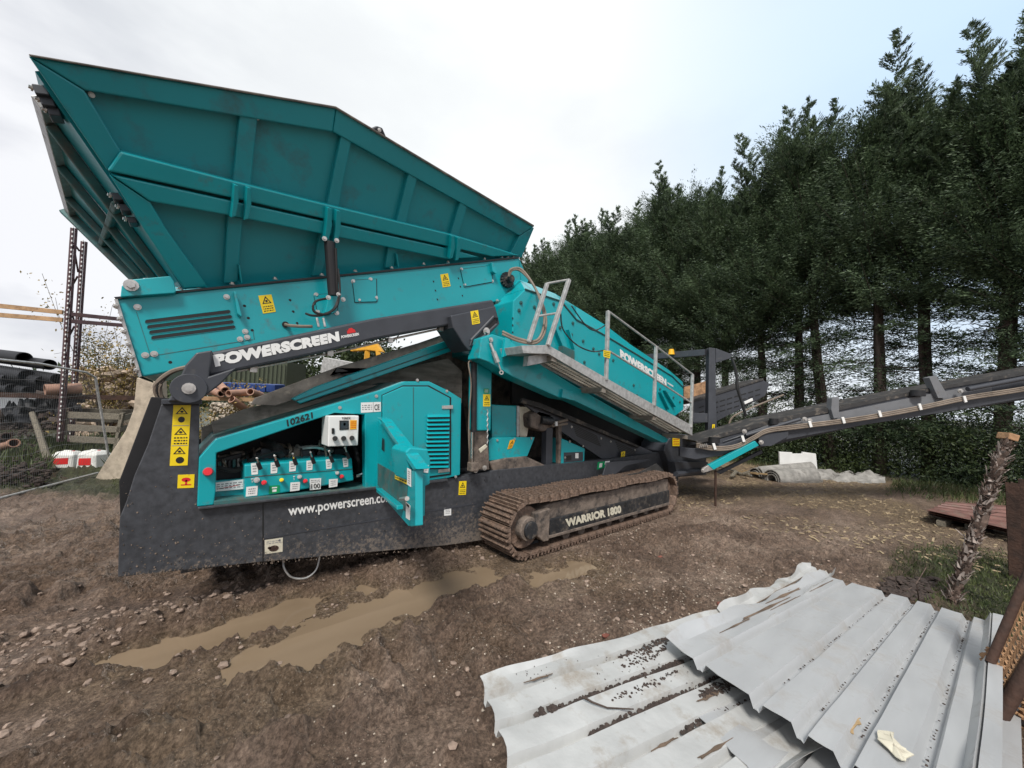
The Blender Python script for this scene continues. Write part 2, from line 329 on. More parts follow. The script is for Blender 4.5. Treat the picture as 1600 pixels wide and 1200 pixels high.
def height(x, y):
    x = np.asarray(x, float); y = np.asarray(y, float)
    far = 1-sst(12, 30, np.hypot(x, y))
    dry = sst(5.5, 8.5, x-.0*y)                        # trodden dry ground beyond
    mud = (1-.72*dry)*far
    wob = y+.12*np.sin(x*.9)+.06*x
    rut = (fbm(x*.7, wob*2.6, 3, 3)-.5)*(.20+.10*(1-sst(-.5, 2.5, x)))+(fbm(x*.25, wob*6.5, 5, 2)-.5)*.12*(1-.5*sst(2, 4, x))
    bil = np.abs(fbm(x*5.0, y*6.5, 9, 4)-.5)*2
    cl = -bil*(.095+.075*(1-sst(.5, 2.5, x)))-np.abs(fbm(x*12, y*14, 12, 3)-.5)*.14-np.abs(fbm(x*22, y*24, 15, 2)-.5)*.085*sst(.25, .6, fbm(x*1.7, y*2, 66, 2))
    wave = .036*np.sin(x*19+3*fbm(x, y, 8)*6)*sst(.42, .62, fbm(x*.9, y*2, 77, 2))*(1-sst(3, 5, x))        # cleat prints left by crawler tracks
    z = (rut+cl+wave+.055)*mud
    near = 1-sst(.0, 1.2, np.hypot((x-2.6)/1.6, (y-1.9)/.9)); z = z*(1-.45*near)
    z = z+.030*np.sin(x*24+1.5*np.sin(y*3))*np.exp(-((y-3.55-.04*np.sin(x*2))/.30)**2)*(1-sst(1.6, 2.6, x))*sst(-2.6, -1.4, x)*sst(.35, .55, fbm(x*2, y*3, 88, 2))
    z = z+.026*np.sin(x*22+y*6+2*np.sin(y*4))*np.exp(-((y-1.75-.12*x)/.22)**2)*(1-sst(.6, 1.5, x))*sst(.35, .6, fbm(x*1.5, y*3, 89, 2))
    wd = water_d(x, y); k = sst(.22, -.06, wd) if False else 1-sst(-.10, .26, wd)
    z = z*(1-.8*k)-.085*k
    z = np.where(wd > .12, np.maximum(z, -.026+.12*(z+.026)), z)
    rim = np.exp(-((wd-.28)/.10)**2)*.02*far; z = z+rim
    # flattened under the crawler tracks
    for y0 in (3.4, 5.9):
        ft = (1-sst(.25, .5, np.abs(y-y0)))*sst(2.3, 2.7, x)*(1-sst(6.4, 6.8, x)); z = z*(1-ft)-.015*ft
    bank = np.exp(-((y-3.85)/.25)**2)*sst(-1.2, .2, x)*(1-sst(2.2, 2.7, x))*.07; z = z+bank*(1-k)
    return z
def axis(a, b, step, lo, hi, g=1.035):
    c = list(np.arange(a, b, step)); d = step; v = a
    while v > lo: d *= g; v -= d; c.insert(0, v)
    d = step; v = c[-1]
    while v < hi: d *= g; v += d; c.append(v)
    return np.array(c)
gx = axis(-3.0, 5.4, .019, -400, 400, 1.03); gy = axis(.55, 6.0, .02, -400, 400, 1.03)
GX, GY = np.meshgrid(gx, gy, indexing='ij'); GZ = height(GX, GY)
nx_, ny_ = len(gx), len(gy)
me = bpy.data.meshes.new('ground'); nv = nx_*ny_; nf = (nx_-1)*(ny_-1)
me.vertices.add(nv); me.vertices.foreach_set('co', np.stack([GX, GY, GZ], -1).ravel())
ii = (np.arange(nx_-1)[:, None]*ny_+np.arange(ny_-1)[None, :]).ravel()
idx = np.stack([ii, ii+ny_, ii+ny_+1, ii+1], -1).ravel()
me.loops.add(nf*4); me.loops.foreach_set('vertex_index', idx); me.polygons.add(nf); me.polygons.foreach_set('loop_start', np.arange(nf)*4)
me.polygons.foreach_set('loop_total', np.full(nf, 4)); me.polygons.foreach_set('use_smooth', np.ones(nf, bool)); me.update()
# what the ground is made of, by place: r grass, g straw / wood chips, b wet
straw = sst(.25, .6, fbm(GX*.6, GY*1.2, 41, 4))*sst(6.0, 9.0, GX+.3*(GY-2))*(1-sst(14, 17, GX))
gr = np.maximum(sst(.9, .1, 0*GX)*0, np.maximum(
    sst(1.0, .2, 0)*0, np.maximum((1-sst(.6, 1.5, np.hypot((GX-6.3)/1.3, (GY+.35)/.8))), (1-sst(.5, 1.4, np.hypot((GX-11.8)/2.2, (GY-.2)/1.2))*.5*1)*0)))
left = sst(9.9, 10.7, GY+.55*(GX+2.5)+(fbm(GX, GY, 50, 3)-.5)*1.6)*(1-sst(4, 9, GX))
gr = np.maximum(gr, left); gr = np.maximum(gr, sst(13.5, 15.5, GX)*.8)
gr = gr*sst(.25, .6, fbm(GX*2.5, GY*2.5, 60, 3)+gr*.3)
wet = 1-sst(.0, .45, water_d(GX, GY))
wetl = (1-sst(3.2, 6.0, GX))*.85; wet = np.maximum(wet, wetl*sst(.3, .7, fbm(GX*1.2, GY*2.2, 70, 3)))
silt2 = (1-sst(.0, .42, segd(GX, GY, [gp(520, 1010, .1), gp(440, 1075, .14), gp(360, 1130, .12), gp(230, 1195, .1)])+(fbm(GX*5, GY*5, 95, 4)-.5)*.7))*.85
silt = (1-sst(-.028, .006+.05*fbm(GX*4, GY*4, 90, 3), GZ))*(1-sst(.12, .6, water_d(GX, GY)))
silt = np.maximum(silt, silt2); colr = np.stack([gr, straw, wet, silt], -1).astype(np.float32)
ca = me.color_attributes.new('cover', 'FLOAT_COLOR', 'POINT'); ca.data.foreach_set('color', colr.ravel())
gm_ = bpy.data.materials.new('mud_ground'); gm_.use_nodes = True; t = gm_.node_tree; n = t.nodes; l = t.links; b = n['Principled BSDF']
at = n.new('ShaderNodeAttribute'); at.attribute_name = 'cover'; sep = n.new('ShaderNodeSeparateColor'); l.new(at.outputs['Color'], sep.inputs[0])
tc = n.new('ShaderNodeTexCoord')
def noise(s, d=8, r=.6):
    q = n.new('ShaderNodeTexNoise'); q.inputs['Scale'].default_value = s; q.inputs['Detail'].default_value = d; q.inputs['Roughness'].default_value = r; l.new(tc.outputs['Object'], q.inputs['Vector']); return q.outputs[0]
def ramp(f, a, ca_, b_, cb, mid=None):
    q = n.new('ShaderNodeValToRGB'); e = q.color_ramp.elements; e[0].position = a; e[1].position = b_; e[0].color = (*ca_, 1); e[1].color = (*cb, 1)
    if mid: k = e.new(mid[0]); k.color = (*mid[1], 1)
    l.new(f, q.inputs[0]); return q.outputs[0]
def mix(f, a, b_):
    q = n.new('ShaderNodeMix'); q.data_type = 'RGBA'
    if isinstance(f, float): q.inputs[0].default_value = f
    else: l.new(f, q.inputs[0])
    for i, v in ((6, a), (7, b_)):
        if isinstance(v, tuple): q.inputs[i].default_value = (*v, 1)
        else: l.new(v, q.inputs[i])
    return q.outputs[2]
mudc = ramp(noise(1.3), .3, (.17, .115, .085), .72, (.52, .40, .32), (.5, (.31, .225, .172)))
fine = ramp(noise(42, 6, .7), .40, (.42, .40, .38), .62, (1.3, 1.28, 1.25)); mm = n.new('ShaderNodeMix'); mm.data_type = 'RGBA'; mm.blend_type = 'MULTIPLY'; mm.inputs[0].default_value = .85; 
wetc = ramp(noise(3), .3, (.14, .098, .07), .7, (.36, .265, .195))
sp_ = n.new('ShaderNodeMath'); sp_.operation = 'MULTIPLY'; sp_.inputs[1].default_value = .75; l.new(sep.outputs[2], sp_.inputs[0])
c0 = mix(sp_.outputs[0], mudc, wetc)
strc = ramp(noise(7), .3, (.20, .145, .095), .7, (.40, .30, .19)); c1 = mix(sep.outputs[1], c0, strc)
sl = n.new('ShaderNodeMath'); sl.operation = 'MULTIPLY'; sl.inputs[1].default_value = .8; l.new(at.outputs['Alpha'], sl.inputs[0]); c1 = mix(sl.outputs[0], c1, ramp(noise(6), .3, (.25, .185, .125), .7, (.36, .275, .19)))
grc = ramp(noise(5), .3, (.03, .04, .015), .7, (.10, .11, .045)); c2 = mix(sep.outputs[0], c1, grc)
# pale grit
vo = n.new('ShaderNodeTexVoronoi'); vo.inputs['Scale'].default_value = 55; l.new(tc.outputs['Object'], vo.inputs['Vector'])
lt = n.new('ShaderNodeMath'); lt.operation = 'LESS_THAN'; lt.inputs[1].default_value = .16; l.new(vo.outputs['Distance'], lt.inputs[0])
ns = n.new('ShaderNodeMath'); ns.operation = 'GREATER_THAN'; ns.inputs[1].default_value = .47; l.new(noise(2.2, 4), ns.inputs[0])
sepv = n.new('ShaderNodeSeparateColor'); l.new(vo.outputs['Color'], sepv.inputs[0]); g3 = n.new('ShaderNodeMath'); g3.operation = 'GREATER_THAN'; g3.inputs[1].default_value = .45; l.new(sepv.outputs[0], g3.inputs[0])
ml = n.new('ShaderNodeMath'); ml.operation = 'MULTIPLY'; l.new(lt.outputs[0], ml.inputs[0]); l.new(ns.outputs[0], ml.inputs[1]); m2 = n.new('ShaderNodeMath'); m2.operation = 'MULTIPLY'; l.new(ml.outputs[0], m2.inputs[0]); l.new(g3.outputs[0], m2.inputs[1])
patch = ramp(noise(9, 7, .65), .36, (.62, .60, .58), .66, (1.35, 1.33, 1.32)); l.new(fine, mm.inputs[7]); l.new(c2, mm.inputs[6]); m9 = n.new('ShaderNodeMix'); m9.data_type = 'RGBA'; m9.blend_type = 'MULTIPLY'; m9.inputs[0].default_value = .8; l.new(mm.outputs[2], m9.inputs[6]); l.new(patch, m9.inputs[7]); c2 = m9.outputs[2]
c3 = mix(m2.outputs[0], c2, (.50, .42, .33)); l.new(c3, b.inputs['Base Color'])
rr = n.new('ShaderNodeMapRange'); rr.inputs[3].default_value = .48; rr.inputs[4].default_value = .18; l.new(sep.outputs[2], rr.inputs[0]); l.new(rr.outputs[0], b.inputs['Roughness'])
bp = n.new('ShaderNodeBump'); bp.inputs['Strength'].default_value = 1.0; bp.inputs['Distance'].default_value = .085; l.new(noise(34, 8, .75), bp.inputs['Height']); l.new(bp.outputs[0], b.inputs['Normal'])
me.materials.append(gm_); go = bpy.data.objects.new('ground', me); C.objects.link(go); tag(go, kind='structure')
# muddy water
wm = bpy.data.materials.new('muddy_water'); wm.use_nodes = True; bb = wm.node_tree.nodes['Principled BSDF']; bb.inputs['Base Color'].default_value = (.235, .165, .095, 1); bb.inputs['Roughness'].default_value = .035; bb.inputs['IOR'].default_value = 1.45
nn = wm.node_tree.nodes.new('ShaderNodeTexNoise'); nn.inputs['Scale'].default_value = 2.2; nn.inputs['Detail'].default_value = 5; rp = wm.node_tree.nodes.new('ShaderNodeValToRGB'); rp.color_ramp.elements[0].color = (.17, .122, .078, 1); rp.color_ramp.elements[1].color = (.30, .225, .15, 1)
wm.node_tree.links.new(nn.outputs[0], rp.inputs[0]); wm.node_tree.links.new(rp.outputs[0], bb.inputs['Base Color']); M['water'] = wm
for k, (P) in enumerate((RUT, POOL, POOL2)):
    xs = [p[0] for p in P]; ys = [p[1] for p in P]
    mb = MB(); zz = -.037-.0004*k; pd_ = .35 if k < 2 else .12; a, b_ = (min(xs)-pd_, min(ys)-pd_), (max(xs)+pd_, max(ys)+pd_)
    mb.add([(a[0], a[1], zz), (b_[0], a[1], zz), (b_[0], b_[1], zz), (a[0], b_[1], zz)], [(0, 1, 2, 3)])
    tag(mb.build('puddle_water', 'water'), kind='structure')
exec_marker = None
# ================================================================== THE SCREENING MACHINE
root = empty('screening_machine', (3.2, 4.9, 0), 'large teal and charcoal tracked screening machine with raised hopper standing in the mud', 'screening machine')
# ---- chassis
c_ = plate('chassis', [(252, 632), (231, 695), (210, 743), (198, 782), (187, 809), (184, 902), (411, 878), (700, 852), (762, 843), (1060, 775), (1060, 690), (1045, 705), (948, 718), (772, 735), (715, 746), (310, 793), (312, 632)], 3.75, .10, 'charcoal', root, bevel=.006)
plate('seam', [(410, 786), (412, 786), (412, 878), (410, 878)], 3.75, .002, 'print_black', c_, off=.003, bevel=0)
plate('seam', [(412, 840), (745, 786), (745, 788), (412, 842)], 3.75, .002, 'charcoal_clean', c_, off=.004, bevel=0)
MB().box((3.35, 4.95, .55), (3.3, 1.05, .22)).build('chassis_body', 'charcoal', root, .01)
plate('far_leg', [(252, 632), (231, 695), (210, 743), (198, 782), (187, 809), (184, 902), (411, 878), (312, 780), (312, 632)], 3.75, .08, 'charcoal', root).location = (0, 2.3, 0)
plate('tail_guard', [(236, 620), (300, 625), (290, 700), (215, 800), (190, 890), (186, 752)], 3.93, .05, 'black', root)
plate('leg_cap', [(252, 624), (316, 624), (316, 632), (252, 632)], 3.66, .28, 'charcoal_clean', root)
decal('warning_label', YP(3.75), ((271, 633), (298.5, 633), (293, 727), (265, 728)), 'yellow', c_,
      tri_marks(.09, .12)+[('print_black', disc(.5, .24, .2, .05))]+tri_marks(.43, .12)+scribble(.15, .52, .9, .66, 3, 'print_black')+tri_marks(.75, .12)+[('print_black', disc(.55, .91, .24, .055)), ('grey_print', [(.05, .335), (.95, .335), (.95, .345), (.05, .345)]), ('grey_print', [(.05, .665), (.95, .665), (.95, .675), (.05, .675)])])
decal('lifting_label', YP(3.75), ((278, 742), (304, 741), (303, 762), (277, 763)), 'yellow', c_, [('red', disc(.5, .38, .28, .16)), ('red', [(.45, .4), (.57, .4), (.57, .75), (.45, .75)]), ('red', [(.2, .72), (.82, .72), (.82, .8), (.2, .8)])])
decal('diagram_label', YP(3.75), ((413.5, 844), (442, 840), (441.5, 862), (414, 866)), 'cream', c_, scribble(.1, .1, .9, .35, 2)+[('rust', disc(.5, .68, .28, .22)), ('rust', disc(.25, .6, .1, .1)), ('grey_print', disc(.82, .15, .06, .08))])
warn(YP(3.75), ((717.5, 752), (729, 751.5), (728, 773), (716.5, 773.5)), c_)
decal('info_label', YP(3.75), ((694, 794), (705, 793), (705, 805), (694, 806)), 'white', c_, scribble(.2, .2, .8, .8, 3))
decal('info_label', YP(3.75), ((934, 722), (953, 720), (950, 729), (933, 734)), 'green_print', c_, [('white', [(.15, .2), (.4, .2), (.4, .8), (.15, .8)]), ('white', [(.6, .0), (1, .0), (1, .5), (.6, .5)])])
text('web_address', 'www.powerscreen.com', YP(3.75), (450, 795), (613, 772.5), (613, 788), (451, 811), 'white', c_, .02)
for x, y in ((521, 783), (601, 829), (634, 820), (736, 752), (757, 750), (780, 745)): MB().tube([Y(x, y, 3.755), Y(x, y, 3.745)+[0, -.003, 0]], .008, 8).build('hole', 'print_black', c_)
hose('cable_loop', [Y(443, 872, 3.9), Y(444, 888, 3.85), Y(456, 902, 3.85), Y(478, 903, 3.85), Y(494, 890, 3.88), Y(500, 868, 3.9)], .008, 'galv', root)
ms = MB(); rm = random.Random(8)
for k in range(900):
    px = rm.uniform(190, 760); lo = 900-(px-190)*.085; h_ = rm.random()**3.2; py = lo-h_*150
    if px > 320 or py > 640+0*px: 
        if px < 330 or py > 800-(px-330)*.11: ms.lump(Y(px, py, 3.748), rm.uniform(.0015, .006), (1.3, .25, rm.uniform(.6, 1.8)))
mat('splash', (.17, .13, .10), .85, var=.3)
tag(ms.build('mud_splashes', 'splash', c_), kind='stuff')
# ---- power unit cabinet
cab = plate('cabinet_frame', [(308, 792), (311, 715), (337, 686), (595, 610), (632, 596), (671, 596), (702, 611), (721, 623), (719, 742), (700, 747), (571, 764), (570, 648), (523, 645), (338, 708), (337, 768), (334, 789)], 3.72, .09, 'teal', root, bevel=.008)
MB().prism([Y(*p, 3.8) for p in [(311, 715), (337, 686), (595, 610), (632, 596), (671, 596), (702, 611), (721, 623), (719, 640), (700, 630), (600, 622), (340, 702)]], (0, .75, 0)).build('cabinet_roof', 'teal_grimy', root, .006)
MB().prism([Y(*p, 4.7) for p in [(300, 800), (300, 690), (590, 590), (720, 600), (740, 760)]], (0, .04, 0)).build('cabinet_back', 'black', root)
plate('cabinet_floor', [(309, 793), (700, 748), (700, 752), (309, 797)], 3.70, .9, 'charcoal', root)
door = plate('engine_door', [(598, 637), (598, 618), (630, 604), (669, 604), (703, 622), (703, 740), (598, 755)], 3.70, .03, 'teal', root, bevel=.006)
plate('door_gap', [(596.5, 757), (596.5, 617), (630, 602), (670, 602), (705, 621), (705, 742)], 3.715, .02, 'print_black', door, bevel=0)
plate('fold', [(645.5, 605), (646.5, 605), (646.5, 745), (645.5, 745)], 3.70, .004, 'teal_grimy', door, off=.003, bevel=0)
for i in range(13):
    y = 648+i*6.6; xo = -i*.28
    MB().prism([Y(669+xo, y, 3.68), Y(703+xo*.6, y-.6, 3.68), Y(703+xo*.6, y+3.4, 3.655), Y(669+xo, y+4, 3.655)], (0, .03, 0)).build('louvre', 'teal', door, .003)
    plate('louvre_gap', [(669+xo, y+4.1), (703+xo*.6, y+3.5), (703+xo*.6, y+5.6), (669+xo, y+6.2)], 3.698, .002, 'print_black', door, off=.001, bevel=0)
for p in ([(691, 634), (708, 633), (708, 639), (691, 639)], [(685, 734), (703, 732), (703, 737), (685, 739)]): plate('hinge', p, 3.69, .02, 'steel', door, bevel=.003)
bolts(YP(3.72), [(588, 619), (531, 637), (652, 594), (698, 611), (712, 745)], .012, cab)
text('serial_number', '102621', YP(3.72), (447.5, 656), (488, 643.5), (489, 653.5), (449, 666.5), 'print_black', cab, .03)
decal('rating_plate', YP(3.72), ((564, 629), (595, 628), (595, 643), (564, 645)), 'white', cab, scribble(.05, .2, .55, .8, 3)+[('grey_print', [(.6, 0), (.62, 0), (.62, 1), (.6, 1)])])
text('ce_mark', 'CE', YP(3.72), (585, 632), (593, 631.7), (593, 640), (585, 640.5), 'print_black', cab, .01, .008)
# valve block and controls
vb = plate('valve_panel', [(382, 726), (550, 715.5), (553, 751), (382, 781)], 3.74, .35, 'teal', root, bevel=.012)
plate('panel_edge', [(382, 745), (551, 732), (551, 733.4), (382, 746.6)], 3.74, .004, 'teal_grimy', vb, off=.004)
for x, y in ((406, 731), (434, 727), (462, 724), (490, 722), (519, 720), (544, 714)):
    MB().tube([Y(x, y, 3.71), Y(x-4.5, y-14, 3.66)], .007, 6).build('lever', 'chrome', vb)
    MB().tube([Y(x+1, y+2, 3.70), Y(x-3, y-8, 3.69)], .016, 8).build('lever_boot', 'black', vb)
    MB().lump(Y(x-4.7, y-15, 3.66), .012).build('lever_knob', 'steel', vb)
for x, y, m_, r in ((412.5, 754, 'red', .019), (440, 750, 'yellow', .016), (477, 751.5, 'red', .018), (534, 744.5, 'red', .018), (401, 750, 'steel', .022), (468, 745, 'steel', .018), (527, 739, 'steel', .016)):
    MB().tube([Y(x, y, 3.74), Y(x, y, 3.70)], r, 12).tube([Y(x, y, 3.71), Y(x, y, 3.68)], r*.6, 10).build('push_button', m_, vb, smooth=False)
for c in (((392, 724), (403, 723), (403, 741), (393, 742)), ((423, 723), (434, 722), (433, 739), (423, 740)), ((452, 721), (463, 720), (462, 736), (452, 737)), ((479, 720), (489, 719), (488, 734), (479, 735)), ((509, 718), (519, 717), (518, 732), (510, 733)), ((535, 716), (544, 715), (544, 729), (537, 730)),
          ((385, 761), (403, 759), (402, 774), (384, 776)), ((454, 754), (469, 753), (468, 766), (453, 768)), ((514, 749), (528, 748), (527, 760), (514, 762))):
    decal('instruction_label', YP(3.74), c, 'white', vb, scribble(.2, .15, .8, .85, 3), .004)
decal('instruction_label', YP(3.74), ((421, 759), (437, 758), (437, 770), (420, 772)), 'green_print', vb, [('white', [(.25, .2), (.75, .2), (.75, .35), (.25, .35)]), ('white', [(.3, .5), (.7, .5), (.7, .8), (.3, .8)])], .004)
decal('instruction_label', YP(3.74), ((484, 748), (502, 747), (501, 764), (484, 766)), 'white', vb, scribble(.1, .1, .9, .4, 2), .004)
text('lettering', '100', YP(3.74), (486.5, 756), (500, 755), (500, 762.5), (486.5, 763.5), 'print_black', vb, .01, .008)
text('lettering', 'T', YP(3.74), (392, 748), (396, 747.6), (396, 754), (392, 754.5), 'white', vb, .01)
text('lettering', 'T', YP(3.74), (458, 744), (461, 743.7), (461, 750), (458, 750.5), 'white', vb, .01)
MB().tube([Y(325, 737, 3.72), Y(325, 737, 3.67)], .033, 16, .026).build('stop_button', 'red', root, smooth=True)
plate('fuse_bank', [(338, 718), (378, 708), (380, 750), (338, 752)], 4.0, .2, 'black', root)
for i in range(5): plate('fuse', [(341+i*7.5, 722-i*1.2), (346+i*7.5, 721-i*1.2), (346+i*7.5, 733-i), (341+i*7.5, 734-i)], 3.97, .03, ('teal_grimy', 'steel', 'black')[i % 3], root)
decal('chart_label', YP(3.85), ((337, 754), (380, 749), (380, 764), (337, 768)), 'white', root, scribble(.03, .15, .97, .85, 3)+[('print_red', [(.1, .7), (.5, .6), (.9, .5), (.9, .55), (.5, .66), (.1, .76)])])
plate('lower_strip', [(337, 752), (382, 748), (382, 784), (336, 786)], 3.87, .05, 'teal', root)
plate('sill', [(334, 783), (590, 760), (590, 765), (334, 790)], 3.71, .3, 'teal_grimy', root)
cb = plate('control_box', [(513.5, 650), (561, 649.5), (559.5, 696), (512.5, 698)], 3.62, .22, 'white', root, bevel=.008)
decal('display', YP(3.62), ((530.5, 657), (545, 657), (545, 671), (530.5, 672)), 'print_black', cb, [('glass', [(.12, .12), (.88, .12), (.88, .88), (.12, .88)]), ('grey_print', [(.45, .2), (.7, .3), (.6, .6), (.4, .5)])], .005)
decal('box_label', YP(3.62), ((547, 656.5), (557.5, 656.5), (557, 670.5), (547, 671)), 'amber', cb, scribble(.1, .1, .9, .9, 4, 'print_red'), .004)
text('brand_lettering', 'TEREX', YP(3.62), (534, 652), (548, 651.7), (548, 655), (534, 655.3), 'print_black', cb, .02)
for x, y in ((523.5, 685), (537, 685), (550, 684.5)): MB().tube([Y(x, y, 3.62), Y(x, y, 3.585)], .022, 10).build('knob', 'print_black', cb)
plate('rocker_switch', [(518.5, 669), (523, 669), (523, 678), (518.5, 678)], 3.62, .01, 'print_black', cb, off=.01)
for x0, y0, x1, y1, r in ((420, 694, 442, 712, .045), (555, 745, 590, 730, .035), (558, 752, 596, 742, .03), (556, 700, 562, 740, .03), (470, 700, 520, 705, .02)):
    hose('pipework', [Y(x0-6, y0-3, 4.1), Y(x0, y0, 4.05), Y((x0+x1)/2, (y0+y1)/2-4, 4.0), Y(x1, y1, 4.0)], r, 'hose_black' if r > .02 else 'steel', root)
hose('pipework', [Y(340, 730, 3.9), Y(370, 735, 3.88), Y(400, 715, 3.88), Y(440, 705, 3.95)], .018, 'hose_black', root)
MB().tube([Y(557, 744, 3.95), Y(592, 733, 3.9)], .022, 10).build('exhaust_pipe', 'chrome', root)
rh = random.Random(4)
for k in range(16):
    x0 = 345+rh.random()*200; x1 = x0+rh.uniform(-30, 50); yb = 735-(x0-340)*.09; top = 706-(x0-338)*.34
    hose('bay_hose', [Y(x0, yb, 3.95+rh.random()*.2), Y(x0+rh.uniform(-8, 8), (yb+top)/2+6, 3.9+rh.random()*.25), Y((x0+x1)/2, max(top+16, yb-30), 4.0+rh.random()*.3), Y(x1, yb-rh.uniform(0, 14), 4.2+rh.random()*.2)], rh.choice((.010, .014, .02)), rh.choice(('hose_black', 'hose_black', 'hose', 'frame_mud')), root)
for k in range(9): MB().box(Y(350+k*22+rh.uniform(-5, 5), 726-k*2+rh.uniform(-12, 3), 4.1), (rh.uniform(.03, .07), .05, rh.uniform(.03, .08))).build('valve_body', rh.choice(('black', 'frame_mud', 'charcoal_clean')), root, .008)
# ---- swung-open control door
hb = Z(587, 762, .86); ob = Z(641, 820, .86); dn = np.cross(ob-hb, (0, 0, 1)); DR = Pl(hb, dn)
od = plate('open_door', [(570, 650), (589, 653), (648, 733), (648, 822), (638, 822), (587, 764), (587, 724), (567, 715)], DR, .02, 'teal', root, bevel=.004)
plate('door_flange', [(589, 652), (596, 655), (651, 733), (645, 734)], DR, .09, 'teal', od, off=.05)
plate('door_edge', [(642, 736), (649, 734), (649, 822), (641, 823)], DR, .05, 'teal', od, off=.04)
plate('door_recess', [(590, 724), (615, 738), (636, 760), (634, 800), (590, 758)], DR, .005, 'teal_grimy', od, off=.006)
plate('door_rib', [(588, 763), (620, 790), (620, 797), (588, 769)], DR, .05, 'teal', od, off=.05)
plate('door_slot', [(578, 664), (583, 666), (582, 700), (577, 698)], DR, .004, 'print_black', od, off=.006)
plate('door_slot', [(597, 684), (600, 687), (600, 706), (596, 702)], DR, .004, 'print_black', od, off=.006)
decal('warning_label', DR, ((617, 728), (636, 733), (636, 757), (617, 748)), 'yellow', od, scribble(.05, .05, .95, .45, 2, 'print_red')+scribble(.05, .55, .95, .95, 2, 'print_black'), .012)
decal('info_label', DR, ((636, 731), (642, 734), (642, 761), (636, 757)), 'white', od, scribble(.3, .1, .8, .9, 6), .046)
decal('info_label', DR, ((634, 784), (641, 790), (640, 813), (634, 809)), 'white', od, [('print_black', [(.2, .02), (.8, .05), (.8, .2), (.2, .18)])], .046)
pe = DR.at(649, 800); DE = YP(pe[1]+.02)
plate('door_return', [(649, 736), (665, 742), (664, 806), (649, 808)], DE, .02, 'teal', od)
plate('toolbox', [(634, 706), (641, 699), (668, 702), (673, 718), (672, 757), (664, 760), (640, 752)], Pl(DE.p0+[0, .1, 0], DE.n), .25, 'teal', od, bevel=.01)
decal('info_label', Pl(DE.p0+[0, .1, 0], DE.n), ((663, 727), (670, 727), (669, 739), (662, 738)), 'white', od, scribble(.2, .2, .8, .8, 3), .006)
MB().tube([DR.at(626, 780, .05), DR.at(636, 779, .12)], .014, 8).build('latch', 'steel', od)
bolts(DE, [(653, 779)], .012, od)
# ---- dark skirts, belt tail, undercarriage of the feeder
plate('deck_skirt', [(314, 716), (315, 668), (400, 640), (470, 612), (700, 560), (722, 580), (722, 630), (600, 618), (337, 694)], 4.55, .05, 'dusty_lit', root)
MB().prism([Y(*p, 6.0) for p in [(585, 560), (700, 520), (960, 530), (1060, 640), (1060, 690), (720, 735), (600, 735)]], (0, .03, 0)).build('inner_backdrop', 'black', root)  # backdrop sheets, black and brown, standing in for the dark shaded interior
plate('inner_backdrop', [(640, 560), (740, 530), (800, 560), (900, 640), (900, 700), (735, 740), (640, 600)], 5.0, .04, 'frame_mud', root)
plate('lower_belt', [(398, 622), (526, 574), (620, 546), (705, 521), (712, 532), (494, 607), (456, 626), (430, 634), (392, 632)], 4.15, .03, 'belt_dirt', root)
plate('lower_belt_scraper', [(526, 574), (545, 580), (530, 584), (620, 568), (600, 576), (545, 588), (524, 582)], 4.12, .02, 'black', root)
plate('belt_return', [(380, 640), (452, 622), (470, 632), (560, 604), (600, 600), (600, 612), (337, 690), (330, 660)], 4.35, .03, 'dusty_lit', root)
rl = plate('belt_rail', [(456, 623), (494, 604), (705, 530), (716, 545), (469, 631)], 4.03, .08, 'teal', root, bevel=.008)
plate('rail_fold', [(460, 626), (712, 538), (712, 539.5), (461, 628)], 4.03, .02, 'teal_grimy', rl, off=.01)
# ---- lifting arm
arm = plate('support_arm', [(313, 553), (345, 547), (580, 498), (770, 468), (775, 482), (702, 508), (580, 531), (512, 549), (326, 588)], 3.66, .22, 'charcoal_clean', root, bevel=.02)
text('brand_lettering', 'POWERSCREEN', YP(3.66), (332, 554.5), (529, 517.5), (531, 533), (336.5, 573.5), 'white', arm, .075)
text('brand_lettering', 'POWERSCREEN', YP(3.66), (533, 524.5), (560.5, 519.5), (561, 524), (533.5, 529), 'white', arm, .04)
decal('emblem', YP(3.66), ((541, 514), (553, 511.5), (556, 519), (543, 521.5)), 'print_red', arm, [('charcoal_clean', [(.0, .0), (.35, 0), (.0, .5)]), ('charcoal_clean', [(1, 0), (1, .5), (.7, 0)])])
plate('elbow_plate', [(307, 551), (332, 547), (327, 588), (370, 574), (345, 600), (320, 619), (302, 627), (262, 627), (276, 603), (290, 570)], 3.60, .30, 'charcoal_clean', root, bevel=.01)
MB().tube([Y(295, 607, 3.60), Y(295, 607, 3.585)], .105, 24).build('pivot_boss', 'charcoal_clean', root, .004)
bolt(Y(295, 607, 3.585), (0, -1, 0), .03, root, 'steel', 'pivot_pin')
br = plate('arm_bracket', [(704, 493), (774, 478), (777, 490), (781, 506), (742, 546), (733, 548), (726, 540), (708, 512)], 3.58, .35, 'charcoal_clean', root, bevel=.012)
MB().tube([Y(*p, 3.575) for p in [(736, 532), (735, 539), (741, 539), (776, 507), (777, 497), (771, 495), (736, 532)]], .018, 6).build('slot_rim', 'charcoal_clean', br, smooth=True)
plate('slot', [(739, 533), (741, 537), (775, 505), (774, 498), (771, 499)], 3.58, .004, 'print_black', br, off=.004)
bolt(Y(759.5, 518, 3.575), (0, -1, 0), .035, br, 'steel')
warn(YP(3.58), ((735, 486.5), (747, 484.5), (750, 505), (738, 507.5)), br)
hose('arm_pipe', [Y(370, 580, 3.8), Y(512, 553, 3.8), Y(612, 530, 3.8), Y(690, 513, 3.8)], .012, 'steel', root)
